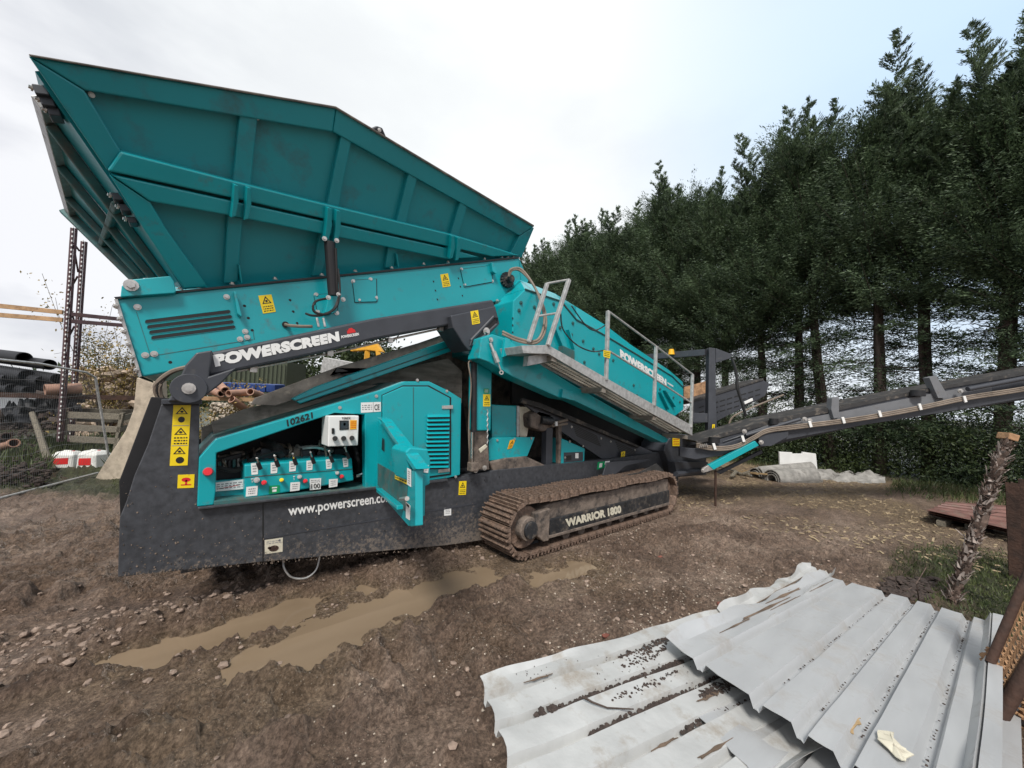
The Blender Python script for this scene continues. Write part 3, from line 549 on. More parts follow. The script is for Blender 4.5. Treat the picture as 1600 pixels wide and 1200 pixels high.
for x, y in ((396, 577), (515, 552), (609, 532), (688, 514)): MB().box(Y(x, y, 3.78), (.025, .03, .025)).build('pipe_clip', 'steel', root)
for x0 in (0, 8, 16): hose('hose', [Y(300, 572, 3.9), Y(268, 580, 3.9)+[.0, .05+x0*.004, 0], Y(244+x0*.4, 600, 3.98), Y(247+x0*.5, 620+x0*.3, 4.0), Y(265+x0, 632, 4.0)], .016, 'hose_black' if x0 == 8 else 'hose', root)
# ---- feeder
fe = MB().prism([Y(*p, 4.0) for p in [(180, 467), (811, 403), (814, 440), (798, 466), (779, 470), (600, 520), (222, 589)]], (0, 1.9, 0)).build('feeder_frame', 'teal', root, .012)
plate('edge_strip', [(178, 464), (811, 401), (811, 403.5), (181, 467.5)], 3.985, .05, 'black', fe, bevel=0)
plate('end_flange', [(178, 466), (184, 467), (222, 588), (217, 590)], 3.985, .06, 'steel', fe, bevel=.003)
plate('end_gate', [(181, 466), (183, 466), (218, 590), (216, 590)], 4.06, 1.7, 'teal_grimy', fe)
PF = YP(4.0)
plate('panel_seam', [(212.5, 487), (213.5, 487), (236, 557), (235, 557)], 4.0, .004, 'teal_grimy', fe, off=.002, bevel=0)
plate('panel_seam', [(235, 556), (395, 530), (395, 531), (235, 557)], 4.0, .004, 'teal_grimy', fe, off=.002, bevel=0)
plate('panel_seam', [(395, 516), (396, 516), (398, 531), (397, 531)], 4.0, .004, 'teal_grimy', fe, off=.002, bevel=0)
for q in ([(551, 438), (588, 436), (588.5, 471), (555, 472)], [(720, 421), (766, 415), (770, 440), (726, 448)], [(491, 461), (528, 458), (527, 489), (497, 490)]):
    plate('access_panel', q, 4.0, .012, 'teal', fe, off=.012, bevel=.002); plate('panel_gap', [(q[0][0]-1, q[0][1]-.6), (q[1][0]+1, q[1][1]-.6), (q[2][0]+1, q[2][1]+1), (q[3][0]-1, q[3][1]+1)], 4.0, .004, 'print_black', fe, off=.004, bevel=0)
for i in range(4):
    x0, y0 = 229+i*3.2, 502.5+i*8.4; x1, y1 = 357.5+i*2.6, 487+i*8.0
    pts = [(x0, y0-3), (x1, y1-3), (x1+2.4, y1-1.4), (x1+2.4, y1+1.6), (x1, y1+3), (x0, y0+3), (x0-2.4, y0+1.6), (x0-2.4, y0-1.6)]
    plate('cooling_slot', pts, 4.0, .004, 'print_black', fe, off=.003, bevel=0)
    MB().tube([PF.at(*p, .003) for p in pts+[pts[0]]], .002, 4).build('slot_rim', 'teal', fe)
plate('gusset', [(365, 455), (369, 456), (378, 493), (377, 495), (371, 490)], 3.93, .08, 'teal', fe)
plate('gusset', [(768, 410), (771, 411), (777, 425), (775, 428), (770, 424)], 3.93, .08, 'teal', fe)
bolts(PF, [(215, 480), (354, 464), (227, 555), (241, 553), (383, 518), (375, 530), (386, 527), (552, 440), (579, 437), (561, 469), (587, 465), (494, 461), (536, 468), (497, 487), (526, 489), (721, 421), (766, 415), (726, 445), (769, 439), (777, 470)], .017, fe)
for x, y in ((382, 478), (388, 497), (453, 469), (458, 487), (464, 505), (394, 516), (677, 440), (680, 454), (683, 468), (716, 435), (719, 448), (722, 462), (266, 566)): MB().tube([PF.at(x, y, .002), PF.at(x, y, -.01)], .012, 8).build('hole', 'print_black', fe)
for x, y in ((197, 460), (241, 456), (281, 452), (309, 449), (363, 444), (430, 436), (503, 430), (555, 424), (612, 419), (662, 413), (700, 410), (757, 405), (784, 402), (793, 402), (802, 402)): bolt(Y(x, y, 4.06), (0, -.2, 1), .016, fe)
warn(PF, ((403.5, 462), (424, 460), (431, 487), (411, 490)), fe); warn(PF, ((688, 429), (700, 427), (704, 447), (692, 449)), fe)
for k in range(6): bolt(Y(182+k*6.5, 478+k*20, 3.98), (-1, -.3, 0), .016, fe)
lug = plate('pivot_lug', [(188, 464), (190, 447), (201, 437), (266, 431), (272, 440), (275, 456), (272, 458)], 3.94, .06, 'teal', root, bevel=.006)
bolt(Y(205, 446, 3.94), (0, -1, 0), .032, lug, 'steel', 'pivot_pin')
# drum motor and its hoses
mo = MB(); c = Y(791, 438, 3.99); mo.tube([c, c+[0, -.05, 0]], .085, 20)
for k in range(16):
    a = k*math.pi/8; mo.box(c+[.092*math.cos(a), -.02, .092*math.sin(a)], (.012, .025, .012))
mo.tube([c, c+[0, -.12, 0]], .05, 12); mo.build('drum_motor', 'frame_black', root)
for d in (0, .03):
    hose('hydraulic_hose', [Y(795, 432, 3.86), Y(798, 421, 3.84)+[d, 0, 0], Y(815, 421, 3.80)+[0, 0, -d], Y(835, 448, 3.6), Y(851, 485, 3.4)+[-d, 0, 0], Y(852, 515, 3.3)+[-d, 0, d], Y(838, 536, 3.3)+[0, 0, d], Y(810, 533, 3.4)+[0, 0, d], Y(785, 522, 3.55)+[0, 0, d]], .016, 'hose', root, 8)
plate('end_cheek', [(811, 403), (826, 438), (820, 452), (806, 470), (800, 468), (814, 440)], 4.05, 1.6, 'teal', root)
MB().tube([Y(812, 455, 4.05), Y(812, 455, 5.6)], .13, 20).build('head_drum', 'rubber', root, smooth=True)
plate('chute_bracket', [(778, 470), (802, 466), (802, 472), (804, 484), (790, 488), (780, 484)], 3.95, .4, 'teal_grimy', root)
# ---- hopper (side leans outward)
a0 = math.radians(19.6); U = np.array([math.cos(a0), 0, math.sin(a0)]); Wv = np.array([-math.sin(a0), 0, math.cos(a0)]); tt = math.radians(30)
V = Wv*math.cos(tt)-np.array([0, 1, 0])*math.sin(tt); p0 = Y(320, 445, 4.12); HP = Pl(p0, np.cross(U, V))
hs = plate('hopper_side', [(45, 88), (525, 170), (833, 355), (815, 402), (700, 412), (320, 450), (285, 452), (172, 272)], HP, .02, 'teal_hopper', root, bevel=0)
def hp(name, pts, off, t, m='teal_hopper', bv=.01): return plate(name, pts, HP, t, m, hs, off, bv)
hp('top_rail', [(45, 87), (525, 169), (520, 206), (133, 141)], .07, .12)
hp('top_rail', [(525.5, 169), (834, 354), (812, 368), (520.5, 206)], .07, .12)
hp('rim_lip', [(44, 84), (525, 166), (835, 352), (834, 355), (525, 170), (46, 88)], .09, .18, 'belt_dirt')
hp('end_post', [(834, 355), (816, 400), (797, 398), (812, 369)], .068, .12)
hp('end_post', [(45, 88), (132, 141.5), (190, 238), (168, 267)], .068, .12)
hp('hinge_rail', [(189, 237), (362, 282), (480, 312), (709, 367), (811, 399), (770, 401), (704, 386), (480, 336), (362, 309), (168, 267)], .13, .14, 'teal', .012)
hp('hinge_rail', [(172, 272), (362, 314), (480, 340), (704, 389), (750, 402), (699, 405), (480, 361), (360, 337), (235, 315)], .12, .14, 'teal', .012)
hp('end_post', [(171, 273), (235, 316), (260, 358), (325, 449), (287, 451), (227, 362)], .10, .12, 'teal')
for q in ([(375, 176), (403, 180), (392, 292), (364, 284)], [(535, 203), (551, 212), (529, 325), (511, 320)], [(640, 265), (654, 272), (634, 350), (620, 346)], [(721, 310), (732, 316), (716, 370), (704, 367)], [(356, 335), (380, 340), (372, 441), (350, 443)], [(500, 364), (518, 368), (503, 430), (488, 432)], [(607, 385), (621, 388), (616, 418), (602, 419)]):
    hp('rib', q, .055, .07)
for (x, y) in ((366, 288), (386, 292), (512, 324), (526, 328), (706, 368), (715, 371)):
    k = .7 if x > 600 else 1
    hp('bracket', [(x, y), (x+6*k, y+2), (x+7*k, y+28*k), (x+2*k, y+50*k), (x-5*k, y+52*k), (x-2*k, y+30*k)], .19, .10, 'teal', .004)
for q in ([(300, 416), (302, 416), (325, 449), (322, 450)], [(373, 415), (375, 415), (379, 443), (377, 443)], [(619, 397), (621, 397), (624, 418), (622, 418)]): hp('stiffener', q, .10, .09, 'teal', 0)
lugp = [(581, 201), (590, 197), (598, 200), (604, 214), (592, 208)]
hp('lifting_lug', lugp, .0, .04, 'charcoal_clean'); bolts(HP, [(593, 203)], .012, hs, .01, 'white')
bolts(HP, [(143, 148), (402, 184)], .012, hs, .02, 'white')
# far side, front and rear of the hopper
Yc = 5.06
def mir(p): return np.array([p[0], 2*Yc-p[1], p[2]])
A_ = HP.at(47, 90); B_ = HP.at(525, 172); C_ = HP.at(832, 357); Dd = HP.at(813, 402); E_ = HP.at(290, 450); G_ = HP.at(172, 272)
MB().prism([mir(p) for p in (A_, B_, C_, Dd, E_, G_)], (0, .05, 0)).build('hopper_far_side', 'teal_hopper', root)
MB().prism([C_, mir(C_), mir(Dd), Dd], (.03, 0, .02)).build('hopper_front', 'teal_hopper', root)
MB().prism([E_+[0, .15, 0], Dd+[0, .1, 0], mir(Dd)-[0, .1, 0], mir(E_)-[0, .15, 0]], (0, 0, -.03)).build('hopper_floor', 'rubber', root)
# rear door: ribs run up it, pale lip along the top
RA = HP.at(52, 106)+[0, .03, 0]; RB = YP(6.35).at(112, 332); RC = YP(5.85).at(216, 432); RD = E_+[0.0, .06, 0]
dn = np.cross(RB-RA, RD-RA); RP = Pl(RA, dn)
rear = MB(); 
def rq(u, v): return (RA*(1-u)+RB*u)*(1-v)+(RD*(1-u)+RC*u)*v
nr = RP.n
rear.prism([rq(0, 0), rq(1, 0), rq(1, 1), rq(0, 1)], -nr*.03); rd = rear.build('rear_door', 'teal_hopper', root)
MB().beam(rq(.08, .035)+nr*.02, rq(1.0, .035)+nr*.02, .07, .07, nr).build('door_lip', 'galv', rd, .005)
for u in (.16, .44, .74): MB().beam(rq(u, .07)+nr*.03, rq(u, .97)+nr*.03, .05, .06, nr).build('rib', 'teal_grimy', rd, .01)
MB().beam(rq(.05, .5)+nr*.03, rq(.97, .5)+nr*.03, .05, .05, nr).build('cross_rib', 'teal_grimy', rd, .01)
MB().beam(rq(.97, -.02)+nr*.04, rq(.97, 1.02)+nr*.04, .05, .10, nr).build('edge_beam', 'teal_grimy', rd, .01)
for k, (x, y, s_) in enumerate(((53, 128, 1), (63, 146, 1), (74, 163, .9), (176, 300, .9), (188, 318, .9), (200, 338, .8))):
    c = HP.at(x+5, y, .0)+[0, .12, 0]; MB().box(c, (.03*s_, .05, .028*s_), (U, [0, 1, 0], Wv)).build('wedge_lug', 'charcoal_clean', rd, .006); bolt(c+[-.035, -.03, 0], (-1, -.3, 0), .014, rd)
for k in range(5):
    c = rq(1.03, .12+k*.19); MB().box(c, (.05, .03, .06), (U, [0, 1, 0], Wv)).build('wedge_lug', 'teal_grimy', rd, .006)
cyl = MB(); P1 = D(127, 318, 3.9); P2 = D(187, 386, 4.3)
MB().tube([P1, P2], .018, 10).build('door_ram', 'chrome', rd, smooth=True); MB().tube([P1+(P2-P1)*.98, P1+(P2-P1)*1.7], .035, 12).build('ram_barrel', 'black', rd, smooth=True)
bolt(P1, (-1, -1, 0), .035, rd)
# folding ram on the near side
MB().tube([Y(515, 378, 3.78), Y(521, 462, 3.82)], .048, 16).build('folding_ram', 'black', root, .004)
MB().tube([Y(524.5, 388, 3.74), Y(527, 455, 3.78)], .012, 8).build('ram_pipe', 'hose_black', root)
bolts(YP(3.75), [(507, 373), (526, 376), (513, 465), (529, 460)], .016, root)
plate('ram_foot', [(514, 460), (530, 456), (534, 470), (520, 490), (508, 488)], 3.9, .09, 'teal', root)
hose('hydraulic_hose', [Y(513, 466, 3.8), Y(495, 470, 3.8), Y(489, 480, 3.8), Y(494, 489, 3.8), Y(512, 490, 3.78), Y(527, 476, 3.75), Y(531, 450, 3.75), Y(528, 420, 3.76)], .011, 'hose_black', root)
hose('hydraulic_hose', [Y(478, 490, 3.85), Y(488, 493, 3.8), Y(505, 492, 3.8), Y(522, 482, 3.77), Y(530, 462, 3.76)], .011, 'hose_black', root)
hose('hydraulic_hose', [Y(446, 507, 3.98), Y(455, 509, 3.9), Y(472, 510, 3.88), Y(488, 510, 3.88)], .014, 'hose', root)
for x in (495, 505): MB().tube([Y(x, 497, 3.88), Y(x+3, 511, 3.86)], .012, 8).build('hose_fitting', 'steel', root)
MB().tube([Y(446, 507, 4.0), Y(446, 507, 3.985)], .028, 12).build('hose_hole', 'print_black', root)
# ---- lifting column
cn = root
plate('column', [(745, 566), (769, 574), (767, 673), (744, 673)], 3.68, .17, 'teal', root, bevel=.012)
plate('column_leg', [(742, 673), (762, 673), (765, 734), (740, 734)], 3.72, .12, 'frame_mud', root, bevel=.008)
MB().tube([Y(740.5, 563, 3.66), Y(740, 675, 3.66)], .035, 14).build('column_ram', 'black', root, smooth=True)
MB().tube([Y(737.5, 675, 3.66), Y(737, 722, 3.66)], .013, 10).build('ram_rod', 'chrome', root)
MB().box(Y(739, 729, 3.66), (.05, .05, .05)).build('ram_clevis', 'frame_mud', root, .01)
hose('hose', [Y(737, 564, 3.62), Y(732, 568, 3.62), Y(736, 600, 3.6), Y(733, 650, 3.62), Y(733, 700, 3.62), Y(736, 722, 3.66)], .008, 'hose', root)
bolts(YP(3.66), [(757, 731), (743, 735), (747, 559)], .022, root)
decal('warning_label', YP(3.68), ((755, 616), (766, 616), (766, 635), (755, 635)), 'yellow', root, tri_marks(.3, .4)+scribble(.15, .62, .9, .95, 2, 'print_black'))
decal('info_label', YP(3.68), ((756, 607), (764, 607), (764, 615), (756, 615)), 'green_print', root, scribble(.15, .15, .85, .85, 2, 'white'))
ch = MB()
for k in range(12):
    a = Y(761+(k % 2)*1.5, 640+k*4.4, 3.64); b_ = Y(762.5-(k % 2)*1.5, 644.6+k*4.4, 3.64); ch.tube([a, b_], .007, 5)
ch.build('safety_chain', 'galv', root)
plate('chain_tag', [(748, 702), (759, 694), (762, 698), (751, 708)], 3.63, .01, 'cream', root)
st = MB(); st.tube([Y(766, 536, 3.40), Y(771, 549, 3.38)], .016, 6); st.tube([Y(771, 549, 3.38), Y(778, 566, 3.36)], .028, 6); st.tube([Y(778, 566, 3.36), Y(783, 580, 3.36)], .009, 6); st.build('turnbuckle', 'galv', root)
MB().ring(Y(783.5, 582, 3.37), Y(783.5, 582, 3.34), .025, .012).build('turnbuckle_eye', 'galv', root)
# ---- screen box
SB = YP(3.6)
sbx = MB().prism([SB.at(*p) for p in [(802, 470), (820, 452), (877, 471), (900, 499), (945, 524), (1000, 557), (1050, 588), (1068, 606), (1068, 640), (1040, 662), (930, 618), (850, 565), (800, 545)]], (0, 1.8, 0)).build('screen_box', 'teal', root, .012)
l1 = [SB.at(*p) for p in [(820, 452), (877, 471), (900, 499), (945, 524), (1000, 557), (1050, 588), (1068, 606)]]
l2 = [YP(3.95).at(*p) for p in [(812, 437), (868, 459), (900, 479), (945, 507), (985, 538), (1045, 578), (1067, 597)]]
hd = MB(); n_ = len(l1); l3 = [p+np.array([0, 1.1, 0]) for p in l2]; l4 = [p+np.array([0, 1.8, 0]) for p in l1]
hd.add(l1+l2+l3+l4, [(i+r*n_, i+1+r*n_, i+1+(r+1)*n_, i+(r+1)*n_) for r in range(3) for i in range(n_-1)]+[(0, n_, 2*n_, 3*n_), (n_-1, 2*n_-1, 3*n_-1, 4*n_-1)]); hd.build('screen_hood', 'teal', root, .006)
MB().tube([p+np.array([0, -.006, 0]) for p in l1], .012, 5).build('hood_edge', 'teal_grimy', sbx)
text('brand_lettering', 'POWERSCREEN', SB, (968.5, 545), (1041, 592.5), (1041.5, 603), (969.5, 561), 'white', sbx, .07)
text('brand_lettering', 'POWERSCREEN', SB, (1043, 597), (1052, 602.5), (1052, 605), (1043, 599.5), 'white', sbx, .07)
bolts(SB, [(814, 473), (811, 485), (875, 512), (893, 523), (911, 533), (927, 545), (913, 566), (835, 480), (958, 563), (1031, 608), (1042, 614), (1052, 621), (1062, 628), (865, 475), (895, 505), (990, 602), (995, 618), (1012, 636), (936, 553)], .018, sbx, .004, 'teal_grimy')
for k in range(4): MB().tube([SB.at(801, 497+k*11, .004), SB.at(801, 497+k*11, -.004)], .01, 8).build('hole', 'print_black', sbx)
for q in ([(868, 512), (870, 512), (882, 541), (880, 542)], [(889, 515), (891, 515), (900, 545), (898, 546)], [(1033, 613), (1034, 613), (1047, 640), (1046, 640)], [(1040, 610), (1041, 610), (1057, 636), (1056, 636)]): plate('stiffener', q, SB, .06, 'teal', sbx, off=.06, bevel=0)
plate('screen_foot', [(880, 540), (898, 548), (898, 572), (880, 562)], SB, .1, 'teal_grimy', sbx, off=.09)
# sub-frame beam
sf = plate('screen_subframe', [(752, 528), (770, 522), (795, 530), (815, 547), (850, 573), (895, 601), (985, 653), (1045, 686), (1042, 691), (1036, 692), (897, 626), (875, 622), (800, 588), (765, 566), (748, 560)], 3.42, .22, 'teal', root, bevel=.01)
plate('lug_plate', [(880, 608), (896, 612), (896, 626), (878, 621)], 3.42, .05, 'teal', sf, off=.04)
plate('bracket', [(790, 527), (797, 530), (793, 556), (786, 558)], 3.42, .04, 'teal', sf, off=.08)
bolts(YP(3.42), [(767, 531)], .02, sf, .01)
# middle conveyor under the screen
plate('main_conveyor_side', [(820, 626), (846, 632), (1018, 705), (1026, 713), (945, 720), (915, 700), (868, 668), (822, 634)], 3.85, .04, 'charcoal_clean', root)
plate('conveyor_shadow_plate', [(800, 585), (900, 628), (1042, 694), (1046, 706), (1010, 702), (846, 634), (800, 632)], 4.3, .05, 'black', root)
for (x0, y0, dx, dy, k) in ((895, 663, 38, 18, 6), (962, 690, 30, 14, 5)):
    for i in range(k): plate('vent_slot', [(x0+i*1.2, y0+i*3.3), (x0+dx+i*1.2, y0+dy+i*3), (x0+dx+i*1.2, y0+dy+1.6+i*3), (x0+i*1.2, y0+1.6+i*3.3)], 3.85, .004, 'print_black', root, off=.003, bevel=0)
bolts(YP(3.85), [(893, 667), (939, 685), (954, 690), (992, 703)], .014, root)
plate('belt_edge', [(817, 622), (846, 630), (1000, 697), (998, 700), (842, 637), (815, 629)], 3.78, .05, 'rubber', root)
plate('chute_box', [(768, 632), (808, 634), (808, 683), (769, 687)], 3.92, .4, 'teal', root, bevel=.01)
plate('chute_flange', [(808, 634), (812, 634), (812, 682), (808, 683)], 3.90, .1, 'galv', root)
plate('chute_tray', [(764, 688), (770, 684), (836, 683), (824, 713), (764, 720)], 3.8, .05, 'teal', root, bevel=.006)
warn(YP(3.8), ((797, 688), (806, 686), (800, 700), (793, 702)), root, .006, 'amber')
bolts(YP(3.8), [(777, 688), (804, 686), (830, 685)], .012, root, .004)
plate('mud_wedge', [(764, 722), (790, 716), (823, 713), (857, 729), (772, 738)], 3.77, .4, 'frame_mud', root, bevel=.02)
plate('drive_housing', [(812, 636), (830, 636), (830, 650), (824, 683), (812, 683)], 4.0, .3, 'cream', root, bevel=.02)
plate('gearbox', [(828, 648), (842, 640), (862, 646), (864, 668), (850, 675), (830, 668)], 3.85, .3, 'frame_mud', root, bevel=.03)
MB().tube([Y(845, 656, 3.84), Y(862, 658, 3.8)], .06, 14).build('drive_motor', 'frame_black', root, smooth=True)
MB().tube([Y(862, 662, 3.78), Y(886, 656, 3.76)], .022, 8).tube([Y(862, 666, 3.78), Y(886, 662, 3.76)], .018, 8).build('motor_hoses', 'hose', root, smooth=True)
MB().box(Y(869, 662, 3.74), (.02, .01, .03)).build('motor_tag', 'white', root)
plate('prop', [(854, 668), (864, 668), (863, 728), (853, 728)], 3.85, .1, 'charcoal_clean', root)
plate('prop', [(873, 662), (878, 664), (877, 724), (873, 725)], 3.8, .06, 'frame_mud', root)
vbx = plate('valve_cover', [(878, 685), (914, 701), (913, 721), (877, 725)], 3.79, .25, 'teal', root, bevel=.008)
plate('valve_recess', [(881, 707), (911, 706), (911, 720), (881, 723)], 3.79, .004, 'charcoal_clean', vbx, off=.004)
plate('valve_recess', [(885, 712), (893, 711), (893, 719), (885, 720)], 3.79, .004, 'print_black', vbx, off=.008)
decal('info_label', YP(3.79), ((899, 708), (904, 708), (904, 716), (899, 716)), 'white', vbx, (), .008)
bolts(YP(3.79), [(883, 715), (890, 690), (911, 697)], .012, vbx, .008)
warn(YP(3.8), ((971, 706), (977, 705), (976, 715), (970, 716)), root, .01)
plate('mud_flap', [(948, 723), (1012, 717), (1016, 720), (978, 728), (962, 741), (942, 743)], 3.6, .02, 'charcoal_clean', root)
plate('mud_flap', [(968, 744), (1000, 738), (1026, 724), (1038, 736), (982, 748)], 3.45, .02, 'rubber', root)
# ---- crawler tracks
def track(y0, y1, side):
    ct = MB(); 
    fr = [(836, 800), (862, 787), (1046, 748), (1046, 786), (860, 838), (850, 842), (838, 834)]
    pts = [Y(*p, 3.2) for p in fr]; dy = y0-3.15
    ct.prism([p+np.array([0, dy+.02, 0]) for p in pts], (0, .38, 0)); o = ct.build('crawler_track', 'frame_mud', root, .02)
    me_ = None
    xa, xb, zc, r = 2.99, 6.08, .335, .285
    Ls = xb-xa; per = 2*Ls+2*math.pi*r; ns_ = 46; pitch = per/ns_
    mb = MB(); w = (y1-y0)/2
    mb.box((0, 0, 0), (pitch*.47, w, .014))
    for g in (-.31, 0, .31): mb.prism([(g*pitch-.014, -w, .012), (g*pitch+.014, -w, .012), (g*pitch+.008, -w, .05), (g*pitch-.008, -w, .05)], (0, 2*w, 0))
    mb.cm = 1; mb.box((0, 0, -.03), (pitch*.4, .06, .02)); so = mb.build('track_shoe', ['track_mud', 'frame_black'], None, .004); me_ = so.data; mods = True
    bpy.data.objects.remove(so)
    for k in range(ns_):
        s = (k+.3)*pitch
        if s < Ls: x, z, a = xa+s, zc+r, 0
        elif s < Ls+math.pi*r: q = (s-Ls)/r; x, z, a = xb+r*math.sin(q), zc+r*math.cos(q), q
        elif s < 2*Ls+math.pi*r: x, z, a = xb-(s-Ls-math.pi*r), zc-r, math.pi
        else: q = (s-2*Ls-math.pi*r)/r; x, z, a = xa-r*math.sin(q), zc-r*math.cos(q), math.pi+q
        if a == 0: z -= .02*math.sin(math.pi*(x-xa)/Ls*3)**2
        so = bpy.data.objects.new('track_shoe', me_); C.objects.link(so)
        so.matrix_basis = Matrix.Translation((x, (y0+y1)/2, z)) @ Matrix.Rotation(a, 4, 'Y'); parent(so, o)
    for x in (xa, xb): MB().tube([(x, y0+.08, zc), (x, y1-.05, zc)], .235, 24).build('sprocket', 'track_mud', o, .01)
    c = np.array([xa-.02, y0+.0, zc+.005]); MB().tube([c+[0, -.02, 0], c+[0, .12, 0]], .13, 24).build('final_drive', 'frame_mud', o, .012)
    MB().tube([c+[0.01, -.05, -.01], c+[0.01, 0, -.01]], .095, 24).build('drive_cap', 'frame_black', o, .008)
    if side:
        SP = YP(y0)
        plate('side_plate', [(857, 812), (980, 783), (1046, 766), (1046, 786), (860, 838)], y0+.03, .03, 'frame_black', o, bevel=.006)
        text('model_lettering', 'WARRIOR 1800', YP(y0+.03), (883, 811), (970, 789), (971, 801.5), (884.5, 824), 'cream', o, .06)
        MB().tube([Y(976.5, 788, y0+.028), Y(976.5, 788, y0+.03)+[0, .02, 0]], .035, 14).build('hole', 'print_black', o)
        MB().prism([Y(*p, y0+.02) for p in [(856, 838), (1046, 785), (1046, 789), (857, 842)]], (0, .12, 0)).build('lower_flange', 'frame_mud', o, .004)
        plate('guard', [(838, 802), (860, 794), (858, 845), (850, 847), (836, 836)], y0+.0, .1, 'frame_mud', o, bevel=.012)
        for x, y in ((885, 834), (909, 828), (931, 821), (952, 814), (972, 809), (993, 803), (1010, 799), (1027, 793)): MB().tube([Y(x, y, y0+.1), Y(x, y, y0+.1)+[0, .2, 0]], .07, 14).build('roller', 'frame_mud', o, .008)
    return o
track(3.15, 3.66, True); track(5.65, 6.15, False)
# ---- walkway
WY, WI = 3.05, 3.5
wk = plate('walkway', [(857, 539), (980, 609), (1082, 665), (1082, 681), (980, 625), (857, 553)], WY, .04, 'galv', root, bevel=.004)
q0 = Y(857, 551, WY); q1 = Y(1082, 680, WY); e_ = q1-q0; ln = np.linalg.norm(e_); e_ /= ln; upn = np.cross(e_, (0, 1, 0)); upn = -upn if upn[2] < 0 else upn
gb = MB(); k = 0.03
while k < ln:
    a = q0+e_*k+upn*.05; gb.beam(a+[0, .03, 0], a+[0, WI-WY, 0], .008, .03, upn); k += .045
for d in (.06, .15, .24, .33, .42): gb.beam(q0+[0, d, 0]+upn*.05, q1+[0, d, 0]+upn*.05, .012, .034, upn)
tag(gb.build('grating_bars', 'grating', wk), kind='stuff')
MB().beam(q0+[0, WI-WY, 0]+upn*.03, q1+[0, WI-WY, 0]+upn*.03, .03, .06, upn).build('inner_beam', 'galv', wk)
for px, py in ((866, 562), (944, 611), (1023, 654), (1073, 684)): a = Y(px, py, WY+.02); MB().prism([a+[-.04, 0, -.02], a+[.04, 0, -.03], a+[.04, 0, .035], a+[-.04, 0, .045]], (0, .42, 0)).build('cross_bearer', 'grating', wk, .004)
MB().prism([Y(*p, WY) for p in [(815, 540), (857, 539), (857, 553), (818, 552)]], (0, .45, 0)).build('end_step', 'galv', wk, .004)
def post(a, b_, w=.045): return MB().beam(a, b_, w, w, (0, 1, 0)).build('handrail_post', 'galv', wk, .006)
tA, bA = Y(889, 437, WY), Y(856, 540, WY); tB, bB = Y(855, 443, WY+.25), Y(826, 534, WY+.25)
post(bA, tA); post(bB, tB)
def rail(a, b_, r=.014): return MB().tube([a, b_], r, 8).build('handrail', 'galv', wk, smooth=True)
rail(tA, tB); rail(Y(873, 489, WY), Y(841, 494, WY+.25))
P = [(Y(950, 486, WY), Y(947, 594, WY)), (Y(1025, 541, WY), Y(1022, 634, WY)), (Y(1082, 585, WY), Y(1079.5, 668, WY))]
for a, b_ in P: post(b_, a)
rail(P[0][0], P[1][0]); rail(P[1][0], P[2][0]); rail(Y(949, 547, WY), Y(1023, 592, WY)); rail(Y(1023, 592, WY), Y(1081, 630, WY))
for pts in ([(876, 490), (880, 515), (900, 538), (925, 549), (946, 547)], [(893, 478), (915, 508), (930, 516), (949, 506)]):
    hose('safety_chain', [Y(x, y, WY+.05) for x, y in pts], .009, 'frame_black', wk)
decal('warning_label', YP(WY-.03), ((943, 547), (954, 549), (953, 560), (943, 557)), 'yellow', wk, scribble(.1, .1, .9, .9, 3, 'print_black'))
plate('walkway_bracket', [(826, 556), (857, 552), (864, 556), (864, 564), (824, 572)], WY+.1, .08, 'galv', wk)
# ---- right-hand end frame
ef = plate('end_frame', [(1040, 695), (1050, 680), (1075, 679), (1100, 700), (1130, 700), (1130, 712), (1104, 716), (1104, 742), (1056, 746), (1052, 742), (1038, 705)], 3.62, .5, 'charcoal_clean', root, bevel=.015)
plate('end_beam', [(1054, 722), (1106, 722), (1110, 738), (1058, 742)], 3.45, .15, 'charcoal_clean', root)
decal('warning_label', YP(3.62), ((1051, 684), (1062, 683), (1062, 697), (1051, 697)), 'yellow', ef, scribble(.1, .1, .9, .9, 3, 'print_red'), .02)
warn(YP(3.5), ((1083, 702), (1091, 700), (1095, 712), (1087, 714)), root, .0)
MB().tube([Y(1056, 741, 3.4), Y(1100, 735, 3.4)], .05, 8).build('tow_bar', 'charcoal_clean', root)
# ---- discharge conveyor to the right
b0 = D(1060, 705, 6.9); b1 = D(1700, 600, 6.5); dd = b1-b0; dd[2] = 0; dd /= np.linalg.norm(dd); CP = Pl(b0, np.cross(dd, (0, 0, 1)))
dc = plate('discharge_conveyor', [(1062, 699), (1087, 701), (1130, 694), (1200, 670), (1307, 660), (1442, 639), (1510, 625), (1680, 598), (1760, 584), (1760, 596), (1680, 608), (1600, 622), (1507, 639), (1350, 664), (1232, 686), (1200, 697), (1119, 712), (1087, 718), (1062, 713)], CP, .06, 'charcoal_clean', root, bevel=.006)
plate('belt_skirt', [(1090, 698), (1200, 660), (1312, 640), (1450, 612), (1760, 555), (1760, 586), (1510, 628), (1307, 662), (1200, 674), (1130, 696)], CP, .02, 'galv', dc, off=-.08, bevel=0).data.materials[0] = M['charcoal_clean']
mat('grey_skirt', (.16, .165, .175), .45, var=.1, dirt=(.1, .09, .08), damt=.3)
plate('belt_skirt', [(1130, 690), (1200, 664), (1312, 644), (1450, 616), (1550, 598), (1550, 616), (1450, 636), (1312, 657), (1245, 662), (1200, 668), (1150, 684)], CP, .015, 'grey_skirt', dc, off=-.05, bevel=0)
plate('conveyor_belt', [(1087, 689), (1200, 657), (1300, 636), (1450, 607), (1600, 581), (1760, 553), (1760, 559), (1600, 586), (1450, 612), (1312, 641), (1200, 664), (1092, 693)], CP, .75, 'rubber', dc, off=-.06, bevel=0)
